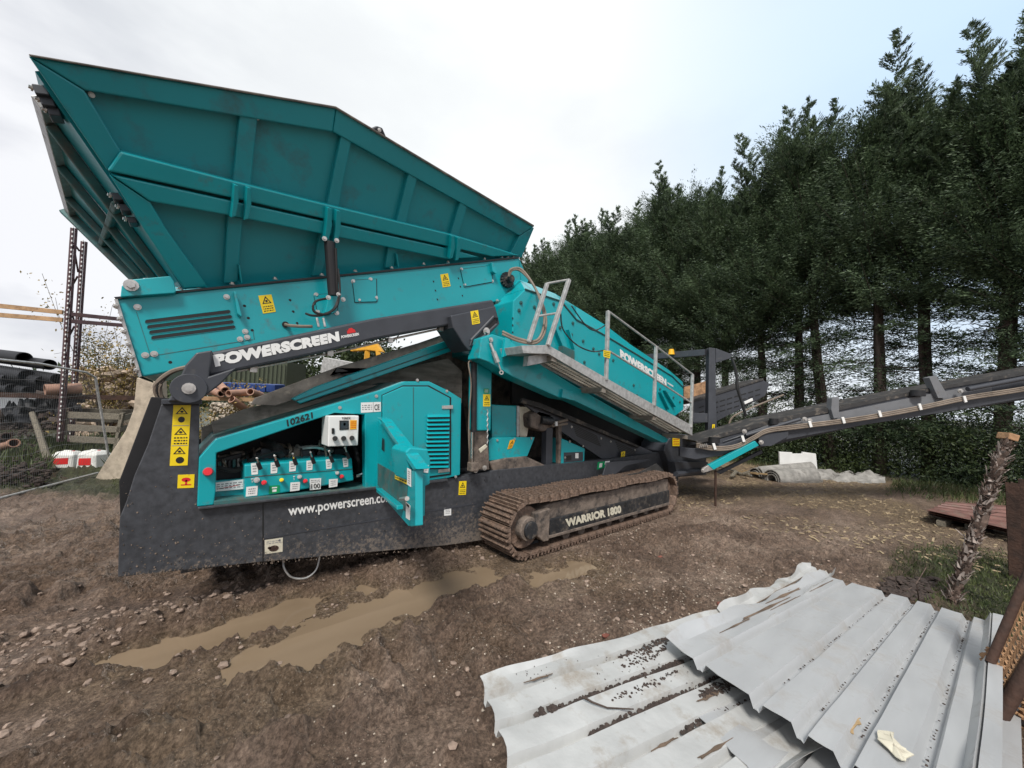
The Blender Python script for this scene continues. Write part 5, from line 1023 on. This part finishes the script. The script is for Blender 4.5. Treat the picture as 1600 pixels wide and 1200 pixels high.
# rusty mesh frame at the right edge
PM = Pl(D(1575, 1040, 2.15), W @ np.array([-.75, .55, -.35]))
mf = empty('rusty_mesh_frame', Z(1560, 1100, 0), 'rusty expanded-metal mesh panel with tubular frame leaning at the right edge', 'mesh panel')
for a, c, r_ in (((1660, 770), (1547, 1036), .022), ((1547, 1036), (1552, 1125), .012), ((1690, 900), (1528, 1180), .034), ((1528, 1180), (1500, 1300), .034), ((1700, 1060), (1560, 1260), .03)):
    MB().tube([PM.at(*a), PM.at(*c)], r_, 10).build('frame_bar', 'rust', mf, smooth=True)
m0 = PM.at(1549, 1034); m1 = PM.at(1660, 790); m2_ = PM.at(1551, 1120); m3 = PM.at(1690, 905); ms_ = MB()
nu_, nv_ = 30, 9
def mq(u, v): return (m0*(1-u)+m1*u)*(1-v)+(m2_*(1-u)+m3*u)*v
for i in range(nu_):
    for j in range(nv_):
        for s_ in (0, 1):
            a = mq((i+(j % 2)*.5)/nu_, j/nv_); c = mq((i+(1-j % 2)*.5+(0 if s_ == (j % 2) else (1 if s_ else 0)*0))/nu_, (j+1)/nv_) if s_ == 0 else mq((i+1-(j % 2)*.5 if j % 2 == 0 else i)/nu_, (j+1)/nv_)
            ms_.beam(a, c, .007, .004, PM.n)
tag(ms_.build('wire_mesh', 'rust_light', mf), kind='stuff')
# chippings under the mesh
cg = MB()
for k in range(1400):
    p = PM.at(rs.uniform(1535, 1680), rs.uniform(1010, 1260), -.10-.05*rs.random()); cg.lump(p, rs.uniform(.008, .02), (1, 1, .6))
tag(cg.build('rust_flakes', 'rust_light'), 'brown flakes and chippings heaped behind the mesh panel', 'chippings', kind='stuff')
# red profiled sheets under the conveyor's end
RS = []
for k in range(3):
    z = .10+.05*k; o_ = k*.06
    A5, B5, C5, D5 = Z(1448, 803-k*3, z), Z(1478, 790-k*3, z), Z(1620, 797-k*2, z), Z(1600, 838-k*3, z)
    csheet('roofing_sheet', A5, D5, C5, B5, profile([.12, .3, .48, .66, .84], .03, .03, .03, 1), 'red_sheet', ('lowest', 'middle', 'uppermost')[k]+' of the faded red ribbed sheets stacked behind the splintered post', 'red ribbed sheets', nu=8, seed=20+k, wob=.01)
pb = MB(); q = Z(1535, 825, .03)
for k in range(3): tag(MB().beam(Z(1470+k*45, 818+k*5, .04), Z(1520+k*40, 797+k*3, .04), .1, .08).build('timber_bearer', 'wood_grey'), ('left', 'middle', 'right')[k]+' timber bearer under the red ribbed sheets', 'timber', 'timber bearers')
# rolled rubber mats
def roll(name, a, b_, r0, turns, m, label):
    a = np.array(a); b_ = np.array(b_); d = b_-a; n_ = 44; x = np.cross(d, (0, 0, 1)); x /= np.linalg.norm(x); y = np.array([0, 0, 1.]); vs = []
    for off in (0, d):
        for k in range(n_+1):
            t_ = k/n_; r_ = r0*(.45+.55*t_); an = t_*turns*2*math.pi
            for e in (0, -.022): vs.append(a+off+(r_+e)*(math.cos(an)*x+math.sin(an)*y))
    q_ = 2*(n_+1); fs = []
    for k in range(n_):
        i = 2*k; fs += [(i, i+2, i+2+q_, i+q_), (i+1, i+1+q_, i+3+q_, i+3), (i, i+1, i+3, i+2), (i+q_, i+2+q_, i+3+q_, i+1+q_)]
    return tag(MB().add(vs, fs).build(name, m, smooth=True), label, 'rolled mat', 'rolled rubber mats')
roll('rolled_mat', D(1206, 750, 9.6), D(1268, 746, 9.9), .30, 3, 'cloth', 'thick grey rolled mat showing its spiral end, under the white panel')
roll('rolled_mat', D(1180, 744, 10.1), D(1262, 736, 10.5), .28, 2.2, 'cloth', 'loosely rolled mat half hidden behind the spiral-ended one')
def crumple(name, a, b_, c, d, m, label, cat, amp=.12, n_=26, seed=0, up=.1):
    a, b_, c, d = [np.array(p) for p in (a, b_, c, d)]; g = np.linspace(0, 1, n_); Ug, Vg = np.meshgrid(g, g, indexing='ij')
    P = (a*(1-Ug[..., None])+b_*Ug[..., None])*(1-Vg[..., None])+(d*(1-Ug[..., None])+c*Ug[..., None])*Vg[..., None]
    hgt = np.abs(fbm(Ug*4+seed, Vg*4, seed, 4)-.5)*2*amp+np.sin(Vg*math.pi)*up; P[..., 2] += hgt; P[..., 0] += (fbm(Ug*5, Vg*5, seed+4, 3)-.5)*amp; P[..., 1] += (fbm(Ug*5, Vg*5, seed+7, 3)-.5)*amp
    vs = P.reshape(-1, 3); top = [(i*n_+j, (i+1)*n_+j, (i+1)*n_+j+1, i*n_+j+1) for i in range(n_-1) for j in range(n_-1)]; N0 = len(vs)
    mb = MB(); mb.add(list(vs)+[p-[0, 0, .02] for p in vs], top+[tuple(x+N0 for x in f[::-1]) for f in top]+[(i, i+1, i+1+N0, i+N0) for i in range(n_-1)]+[((n_-1)*n_+i, (n_-1)*n_+i+N0, (n_-1)*n_+i+1+N0, (n_-1)*n_+i+1) for i in range(n_-1)])
    return tag(mb.build(name, m, smooth=True), label, cat)
crumple('crumpled_sheet', D(1262, 770, 9.7), D(1385, 778, 9.6), D(1375, 748, 10.4), D(1275, 742, 10.6), 'cloth', 'long crumpled grey mat trailing right from the rolled mats', 'mat', .25, seed=3, up=.22)
crumple('crumpled_sheet', D(1305, 777, 9.4), D(1410, 785, 9.3), D(1400, 768, 9.9), D(1318, 766, 9.9), 'cloth_pale', 'pale torn edge of matting lying in front of the crumpled grey mat', 'mat', .10, seed=8, up=.05)
crumple('crumpled_sheet', D(1232, 775, 9.6), D(1300, 779, 9.5), D(1300, 770, 9.9), D(1240, 768, 9.9), 'cloth_pale', 'small pale scrap of matting in front of the spiral-ended roll', 'mat', .05, seed=18, up=.03)
wp = plate('notched_board', [(1218, 706), (1238, 707), (1238, 709), (1254, 709), (1254, 706), (1275, 709), (1278, 740), (1262, 738), (1250, 733), (1219, 736)], DP(10.6), .05, 'white', None); tag(wp, 'dirty white notched board propped behind the rolled mats', 'board')
tag(crumple('plastic_litter', D(1460, 778, 12.2), D(1525, 776, 12.0), D(1518, 760, 12.9), D(1462, 762, 12.9), 'cloth_pale', 'x', 'litter', .3, 18, 30, .15), 'crumpled pale plastic sheeting lying in the weeds under the trees', 'litter')
# fallen branches
def branch(name, pts, r_, label, kids=()):
    mb = MB(); mb.tube(pts, r_, 6, r_*.4)
    for kd in kids: mb.tube(kd, r_*.5, 5, r_*.2)
    return tag(mb.build(name, 'splinter', smooth=True), label, 'branch')
DB = 11.5
branch('dead_branch', [D(1525, 766, DB), D(1522, 730, DB), D(1505, 712, DB), D(1480, 713, DB), D(1448, 723, DB), D(1420, 735, DB), D(1406, 757, DB)], .04, 'arched pale dead branch in front of the undergrowth', ([D(1448, 722, DB), D(1438, 740, DB), D(1420, 757, DB-.1)], [D(1450, 722, DB), D(1445, 735, DB), D(1437, 745, DB)]))
branch('dead_branch', [D(1522, 775, 11.2), D(1521, 745, 11.2), D(1516, 715, 11.3), D(1518, 690, 11.4)], .05, 'upright pale dead stem beside the arched branch', ([D(1521, 745, 11.2), D(1528, 730, 11.2), D(1530, 715, 11.2)],))
branch('dead_stick', [Z(1437, 945, .05), Z(1432, 912, .3), Z(1447, 890, .38)+[0, 0, .02], Z(1440, 860, .55)], .006, 'thin dry stalk standing beyond the top metal sheet', ([Z(1425, 918, .12), Z(1410, 925, .1), Z(1396, 902, .1)],))
mg = MB()
for k in range(220): p = Z(rs.uniform(1380, 1470), rs.uniform(912, 945), 0); mg.lump(p+[0, 0, .02+.05*rs.random()], rs.uniform(.015, .045), (1.2, 1, .6))
tag(mg.build('rubble_heap', 'soil'), 'low dark heap of clods and scraps behind the metal sheets', 'rubble', kind='stuff')
tk = MB()
for k in range(9): a = Z(1150+rs.uniform(-15, 25), 737+rs.uniform(-4, 10), .08); tk = MB().beam(a, a+np.array([rs.uniform(-.8, .8), rs.uniform(-.8, .8), rs.uniform(0, .08)]), .08, .03); tag(tk.build('broken_board', 'wood_pale' if k % 2 else 'wood_grey'), ('pale broken board' if k % 2 else 'grey broken board')+' left of the rolled mats, '+('nearest the conveyor strut', 'at the left end of the litter', 'lying across two others', 'closest to the mats', 'at the back against the undergrowth', 'at the front of the litter', 'in the middle of the litter', 'pointing away towards the trees', 'half under the conveyor')[k], 'board', 'broken boards left of the rolled mats')
# ================================================================== LEFT SIDE: fence, racking, pipes
# temporary mesh fence
FT0, FT1 = D(-60, 556, 6.0), D(149, 590, 8.1); FB0 = Z(-60, 792, .05); FB1 = D(170, 715, 8.3)
fc_ = empty('mesh_fence', (FB0+FB1)/2, 'slumping temporary wire mesh fence panel at the left edge', 'fence')
MB().tube([FT0, D(60, 568, 7.0), D(135, 582, 7.9), FT1], .022, 8).build('top_rail', 'galv', fc_, smooth=True); MB().tube([FT1, FB1], .022, 8).build('end_post', 'galv', fc_, smooth=True)
MB().tube([Z(-60, 794, .04), Z(153, 739, .05)], .022, 8).build('bottom_rail', 'galv', fc_, smooth=True)
wm_ = MB()
for k in range(74):
    u = k/74; a = FT0*(1-u)+FT1*u; c = FB0*(1-u)+FB1*u; a = a+[0, 0, -.02]; m_ = (a+c)/2+np.array([.03, .03, 0])*math.sin(u*9); wm_.tube([a, m_, c], .0017, 3, cap=False)
for k in range(1, 8):
    v = k/8; wm_.tube([(FT0*(1-u)+FT1*u)*(1-v)+(FB0*(1-u)+FB1*u)*v+np.array([0, 0, .03*math.sin(u*14+k)]) for u in np.linspace(0, 1, 14)], .003, 3, cap=False)
tag(wm_.build('wire_mesh', 'wire', fc_), kind='stuff')
# pallet racking uprights
RD_ = 9.2
rk = empty('racking_frame', D(100, 700, RD_)*[1, 1, 0], 'tall rusty perforated racking frame standing behind the fence', 'racking')
for x0, x1, y0, d in ((113, 91, 356, RD_), (129, 108, 377, RD_+.5)):
    a = D(x0, y0, d); c = D(x1+.0, 690, d); up = MB(); up.beam(a, c, .03, .07, W @ np.array([1, 0, 0.])).beam(a+(W @ np.array([.05, 0, .04])), c+(W @ np.array([.05, 0, .04])), .05, .02, W @ np.array([1, 0, 0.]))
    u_ = up.build('upright', 'rack_purple', rk); hm = MB()
    for k in range(48): p = a*(1-k/48)+c*k/48; f_ = W @ np.array([.045, 0, -.03]); hm.box(p+f_, (.013, .006, .02), (W @ np.array([1, 0, 0.]), W @ np.array([0, 0, 1.]), (0, 0, 1)))
    tag(hm.build('slots', 'white', u_), kind='stuff')
for (xa, ya, xb, yb) in ((115, 380, 124, 392), (115, 382, 122, 425), (121, 432, 108, 455), (108, 475, 117, 505), (116, 510, 103, 535), (102, 550, 108, 575)): MB().beam(D(xa, ya, RD_), D(xb, yb, RD_+.5), .03, .03).build('brace', 'rack_purple', rk)
for nm, pts in (('orange', ((-40, 474), (98, 488))), ('orange', ((-40, 489), (98, 500)))):
    a, c = pts; tag(MB().beam(D(*a, 8.7), D(*c, RD_), .05, .10).build('rack_beam', 'orange_beam'), ('upper' if a[1] < 480 else 'lower')+' of the two weathered orange rack beams left of the tall racking', 'beam', 'orange rack beams')
for a, c, l_ in (((112, 491), (200, 500), 'upper'), ((112, 502), (200, 509), 'lower')): tag(MB().beam(D(*a, RD_), D(*c, 10.0), .05, .09).build('rack_beam', 'rack_purple'), l_+' dark rack beam between the racking and the teal machine', 'beam', 'dark rack beams')
tag(MB().beam(D(-40, 616, 8.8), D(212, 622, 10.2), .12, .12).build('pipe_shelf_beam', 'rust'), 'long rusty beam carrying the stacked pipes behind the fence', 'beam')
# stacked pipes
pl_ = [(38, 560, .15), (78, 570, .13), (-5, 590, .14), (15, 594, .15), (42, 588, .16), (66, 596, .13), (90, 592, .13), (100, 608, .12), (-5, 612, .14), (20, 608, .13), (45, 611, .12)]
names_ = ['topmost black pipe resting above the fence rail', 'black pipe on top of the stack nearest the racking', 'black pipe cut off by the picture edge in the middle row', 'second black pipe from the left in the middle row', 'wide black pipe at the centre of the stack', 'black pipe right of the stack centre', 'black pipe end touching the racking', 'lowest black pipe beside the racking', 'black pipe at the bottom left corner of the stack', 'black pipe in the bottom row left of the brown one', 'black pipe in the bottom row touching the brown one']
for (x, y, r_), nm in zip(pl_, names_):
    a = D(x, y, 9.4); back = W @ np.array([-3.3, .32, .9+.25*math.sin(x)]); tag(MB().ring(a, a+back, r_, r_*.86, 18).build('black_pipe', 'pipe_black', smooth=True), nm, 'pipe', 'black pipes stacked on the rack')
a = D(70, 609, 9.1); tag(MB().ring(a, a+W @ np.array([.30, .03, .5]), .13, .105, 18).build('brown_pipe', 'clay', smooth=True), 'single brown clay pipe among the black pipes', 'pipe')
# junk under the shelf
for k, (x, y, s_) in enumerate(((55, 640, .5), (95, 632, .45), (30, 650, .35))): crumple('tarpaulin', D(x-25, y+12, 9.4), D(x+28, y+12, 9.3), D(x+22, y-8, 10.2), D(x-20, y-6, 10.2), 'pipe_black', ('black tarpaulin heap under the pipe shelf', 'black plastic sheeting right of the tarpaulin heap', 'black scrap of sheeting at the left under the shelf')[k], 'tarpaulin', .4, 20, 40+k, .15)
for k, (x0, y0, x1, y1, r_, m_, l_) in enumerate(((-5, 700, 22, 692, .09, 'clay', 'short clay pipe lying at the left edge'), (-5, 690, 10, 682, .08, 'rust', 'short rusty pipe behind the clay one'), (-5, 741, 45, 765, .07, 'wood_grey', 'grey log lying behind the fence foot'))):
    tag(MB().ring(D(x1, y1, 8.0), D(x0, y0, 8.4), r_, r_*.8, 14).build('scrap_pipe', m_, smooth=True), l_, 'pipe' if k < 2 else 'log')
tag(MB().tube([D(50, 645, 9.0), D(62, 680, 8.8), D(70, 705, 8.6), Z(80, 735, .0)], .05, 8, .07).build('leaning_log', 'wood_grey', smooth=True), 'weathered log leaning against the junk behind the fence', 'log')
rb = MB()
for k in range(1500): p = Z(rs.uniform(-80, 75), rs.uniform(672, 765), 0); rb.lump(p+[0, 0, rs.random()*.3], rs.uniform(.015, .055), (1.4, 1, rs.uniform(.3, 1.2)))
tag(rb.build('rubble', 'soil'), 'dark rubble and scrap heaped behind the left end of the fence', 'rubble', kind='stuff')
tag(crumple('white_sheet', D(-40, 640, 10.5), D(58, 640, 10.8), D(58, 622, 11), D(-40, 620, 10.8), 'white', 'dirty white sheet on the bench under the pipes', 'sheet', .05, 12, 50, 0))
r2b = MB()
for k in range(900):
    p = Z(rs.uniform(-80, 230), rs.uniform(638, 672), 0); dd_ = np.linalg.norm(p-CAM); r2b.lump(p+[0, 0, rs.random()*.03*dd_], rs.uniform(.004, .014)*dd_, (1.3, 1, .8))
tag(r2b.build('scrap_heap', 'soil'), 'low dark heaps of scrap and earth beyond the wooden crate', 'scrap', kind='stuff')
# wooden crate
CD_ = 9.3
cr = empty('wooden_crate', D(150, 700, CD_)*[1, 1, 0], 'grey slatted wooden crate standing in the grass behind the fence', 'crate')
def crq(px, py, d=CD_): return D(px, py, d)
for (xa, xb, y) in ((100, 190, 648), (103, 188, 668), (108, 186, 686)): MB().prism([crq(xa, y-5), crq(xb, y-1), crq(xb-1, y+8), crq(xa+1, y+5)], W @ np.array([0, 0, .04])).build('slat', 'wood_grey', cr, .004)
for (xa, xb, y) in ((190, 222, 650), (188, 220, 667), (186, 218, 684)): MB().prism([crq(xa, y-1), crq(xb, y-9, 10.1), crq(xb, y-1, 10.1), crq(xa, y+8)], W @ np.array([0, 0, .04])).build('slat', 'wood_grey', cr, .004)
for (xa, xb, y) in ((118, 212, 641), (119, 212, 655)): MB().prism([crq(xa, y-3, 10.3), crq(xb, y-1, 10.3), crq(xb, y+6, 10.3), crq(xa, y+4, 10.3)], W @ np.array([0, 0, .04])).build('slat', 'wood_grey', cr, .004)
for x, y0, y1 in ((98, 643, 680), (187, 645, 706)): MB().prism([crq(x, y0), crq(x+6, y0), crq(x+(6 if x < 150 else -8), y1), crq(x-(0 if x < 150 else 12), y1)], W @ np.array([0, 0, .06])).build('corner_post', 'wood_grey', cr, .004)
# jugs
def jug(px, py, s_, lab, ang):
    d = 8.3; b_ = Z(px, py, 0.0); o = empty('plastic_jug', b_, lab, 'jug', 'white plastic jugs')
    f_ = W @ np.array([0, 0, 1.]); f_[2] = 0; f_ /= np.linalg.norm(f_); r_ = np.cross(f_, (0, 0, 1)); ca_, sa = math.cos(ang), math.sin(ang); r2_ = r_*ca_+f_*sa; f2 = f_*ca_-r_*sa
    ring = lambda h_, w, dp: [b_+r2_*x*w+f2*y*dp+np.array([0, 0, h_]) for x, y in ((-1, -.8), (-.85, -1), (.85, -1), (1, -.8), (1, .8), (.85, 1), (-.85, 1), (-1, .8))]
    L_ = [ring(0, .22*s_, .15*s_), ring(.03, .245*s_, .17*s_), ring(.33*s_, .23*s_, .17*s_), ring(.40*s_, .17*s_, .12*s_), ring(.42*s_, .08*s_, .05*s_)]
    MB().add(sum(L_, []), [(i*8+j, i*8+(j+1) % 8, (i+1)*8+(j+1) % 8, (i+1)*8+j) for i in range(4) for j in range(8)]+[tuple(range(8)), tuple(range(32, 40))]).build('body', 'jug', o, .012)
    q = [b_+r2_*x*.15*s_-f2*(.172*s_)+np.array([0, 0, z*s_]) for x, z in ((-1, .10), (1, .12), (1, .27), (-1, .25))]; MB().prism(q, -f2*.004).build('label', 'print_red', o)
    MB().tube([b_+r2_*.1*s_+[0, 0, .38*s_], b_+r2_*.1*s_+[0, 0, .42*s_]], .03*s_, 10).build('cap', 'red', o); MB().beam(b_-r2_*.1*s_+[0, 0, .42*s_], b_+r2_*.05*s_+[0, 0, .42*s_], .03, .025).build('handle', 'jug', o, .006)
jug(105, 731, .90, 'left one of two white plastic jugs, slumped, beside the fence end', .15); jug(146, 733, 1.0, 'right one of two white plastic jugs, upright, nearest the concrete slab', -.12)
# leaning concrete slab
LS = DP(7.6); cs_ = MB().prism([LS.at(*p) for p in [(213, 590), (243, 590), (246, 640), (226, 690), (200, 756), (143, 756), (160, 728), (196, 672), (208, 640)]], W @ np.array([0, 0, .25])).build('concrete_slab', 'concrete', None, .02); tag(cs_, 'tan weathered concrete slab leaning behind the rear leg of the machine', 'slab')
# autumn bush and thin trees
def bush(name, c, rx, rz_, n_, m, label, cat='bush', stems=9, ls=(.05, .13), seed=0):
    r = np.random.default_rng(seed); o = empty(name, c, label, cat); mb = MB(); P = []
    for k in range(stems):
        a = r.uniform(0, 6.28); tip = np.array(c)+[math.cos(a)*rx*r.uniform(.2, 1), math.sin(a)*rx*r.uniform(.2, 1), rz_*r.uniform(.7, 1.15)]; mid = (np.array(c)+tip)/2+r.normal(size=3)*.15*rx; mb.tube([c, mid, tip], .02, 4, .005, cap=False)
        for q in range(5): t_ = r.uniform(.3, 1); s_ = np.array(c)*(1-t_)**2+mid*2*t_*(1-t_)+tip*t_*t_; e = s_+r.normal(size=3)*[.35*rx, .35*rx, .25*rz_]; mb.tube([s_, e], .006, 3, cap=False); P.append(s_+(e-s_)*r.random((n_//(stems*5), 1))+r.normal(size=(n_//(stems*5), 3))*.13*rx)
    P = np.concatenate(P); V_, F_ = leaves(P, r.normal(size=P.shape), r.uniform(*ls, len(P)), r.uniform(ls[0]*.5, ls[1]*.6, len(P)), r)
    co_ = bpy.data.objects.new('crown', bulk('crown', V_, F_, [m])); C.objects.link(co_); parent(co_, o); mb.build('trunk', 'bark', o)
G0 = lambda px, d: D(px, 690, d)*np.array([1, 1, 0])
bush('autumn_bush', G0(160, 13), 1.3, 3.6, 2600, 'autumn', 'thin autumn bush with yellowing leaves right of the racking', stems=12, ls=(.05, .12), seed=1)
bush('autumn_bush', G0(200, 14), 1.2, 4.2, 1100, 'autumn', 'nearly bare bush behind the teal machine end', stems=10, ls=(.04, .1), seed=2)
bush('green_bush', G0(150, 16), 1.5, 3.4, 5000, 'under', 'dark green bush behind the autumn bush', stems=10, seed=3)
bush('green_bush', G0(350, 9.2), .8, 1.55, 3000, 'autumn', 'yellow green bramble below the clay pipes', stems=10, seed=4, ls=(.04, .09))
bush('green_bush', G0(560, 24), 3.5, 6.0, 9000, 'under', 'broad dark green trees seen under the support arm', 'tree', stems=14, ls=(.15, .35), seed=5)
bush('green_bush', G0(470, 26), 2.0, 5.2, 5000, 'under', 'dark tree beside the olive container', 'tree', stems=14, ls=(.15, .35), seed=6)
# pale rubble pile beyond
pr2 = MB()
for k in range(700): p = Z(rs.uniform(110, 235), 0+700, 0) if False else D(rs.uniform(115, 240), 700, rs.uniform(13.5, 17))*[1, 1, 0]; h_ = 2.6*rs.random()**1.2; pr2.lump(p+[0, 0, h_], rs.uniform(.06, .24), (1.2, 1, .7))
mat('pale_rubble', (.42, .33, .25), .9, var=.6, vs=2.5); tag(pr2.build('rubble_pile', 'pale_rubble'), 'pale heap of building rubble behind the autumn bush', 'rubble', kind='stuff')
ex = empty('yellow_excavator', G0(165, 19), 'yellow digger boom showing above the rubble at the left', 'excavator')
MB().beam(D(122, 580, 18), D(150, 588, 18), .3, .35).build('stick', 'machine_yellow', ex, .03); MB().prism([D(150, 580, 18), D(205, 575, 18.4), D(208, 590, 18.4), D(152, 592, 18)], W @ np.array([0, 0, .4])).build('boom', 'machine_yellow', ex, .03); MB().box(D(200, 600, 18.6), (.8, .7, .7)).build('cab', 'machine_yellow', ex, .06)
ex2 = empty('yellow_telehandler', G0(575, 18), 'yellow machine jib showing under the support arm near the centre', 'loader')
MB().prism([D(545, 545, 17), D(588, 536, 17), D(598, 550, 17), D(572, 547, 17), D(548, 549, 17)], W @ np.array([0, 0, .35])).build('jib', 'machine_yellow', ex2, .03); MB().beam(D(574, 548, 17.1), D(572, 575, 17.1), .2, .12).build('post', 'machine_yellow', ex2); MB().beam(D(590, 545, 17.1), D(596, 590, 17.1), .2, .2).build('mast', 'machine_yellow', ex2)
# olive container / shed
ol = empty('olive_shed', G0(400, 20), 'long olive green metal shed behind the yard, seen under the support arm', 'shed')
pts = [D(335, 562, 19), D(449, 566, 21)]
wl = MB(); a, c = pts; a0_ = a*[1, 1, 0]; c0 = c*[1, 1, 0]; wl.prism([a0_, c0, c, a*[1, 1, 0]+[0, 0, c[2]]], W @ np.array([-.3, 0, 2.5])); wl.build('wall', 'olive', ol)
for k in range(16): t_ = (k+.5)/16; p = a0_*(1-t_)+c0*t_; MB().beam(p+[0, 0, .1]-(W @ np.array([0, 0, .04])), p+[0, 0, c[2]-.1]-(W @ np.array([0, 0, .04])), .10, .05, (1, 0, 0)).build('wall_rib', 'olive', ol)
bl_ = 11.0
for k in range(6): 
    x = 338+k*15.5; q = D(x, 611, bl_); tk_ = MB().prism([D(x, 597-k*.2+.8*k, bl_), D(x+14, 598+.6*k, bl_), D(x+14, 611+.5*k, bl_), D(x, 610+.5*k, bl_)], W @ np.array([0, 0, .5])).build('blue_crate', 'blue', None, .02); tag(tk_, ('leftmost', 'second', 'third', 'fourth', 'fifth', 'rightmost')[k]+' of the dark blue crates in a row under the support arm', 'crate', 'blue crates in a row')
tag(MB().beam(D(310, 614, bl_), D(440, 620, bl_), .5, .10).build('crate_shelf', 'rust'), 'shelf beam carrying the blue crates', 'beam')
# clay pipes on timber
for k, (x0, y0, x1, y1, l_) in enumerate(((346, 615, 328, 609, 'clay pipe at the left with its open end facing right'), (357, 615, 386, 613, 'clay pipe lying to the right with its open end facing left'), (352, 610, 336, 594, 'clay pipe lying tilted on top of the others'), (391, 612, 408, 618, 'pale short clay pipe at the right end of the timber'), (362, 624, 392, 645, 'clay pipe sticking down below the timber'))):
    a = D(x0, y0, 9.0); c = D(x1, y1, 9.5+.4*(k == 0)); tag(MB().ring(a, c, .085, .065, 16).build('clay_pipe', 'clay', smooth=True), l_, 'pipe', 'clay pipes on the timber')
tag(MB().beam(D(313, 622, 9.1), D(412, 625, 9.5), .3, .09).build('timber', 'orange_beam'), 'yellowish timber beam under the clay pipes', 'timber')
gp_ = MB()
for k in range(160): gp_.lump(D(rs.uniform(330, 425), rs.uniform(632, 665), 10.5), rs.uniform(.04, .1))
tag(gp_.build('rubble', 'stone'), 'grey stone rubble under the clay pipes behind the machine', 'rubble', kind='stuff')
# grey machine and sheets in the gap
gpn = plate('grey_machine', [(505, 558), (560, 568), (556, 575), (530, 574), (528, 590), (500, 582)], DP(9.8), .5, 'galv', None); tag(gpn, 'pale grey sheet-metal cover seen between the support arm and the belt', 'cover')
# far hedge line and shed so that the horizon is closed
r = np.random.default_rng(77); P = []
for k in range(260):
    a = r.uniform(-1.3, .2); d = r.uniform(45, 60); q = W @ np.array([a*d, 0, d]); P.append(np.array([q[0], q[1], abs(r.normal())*1.6])+r.normal(size=(60, 3))*[1.6, 1.6, .8])
P = np.concatenate(P); P[:, 2] = np.abs(P[:, 2]); V_, F_ = leaves(P, r.normal(size=P.shape)+[0, 0, .4], r.uniform(.4, .9, len(P)), r.uniform(.2, .5, len(P)), r)
o = bpy.data.objects.new('far_hedge', bulk('far_hedge', V_, F_, ['under'])); C.objects.link(o); tag(o, 'low dark hedge line far behind the yard', 'hedge', kind='stuff')
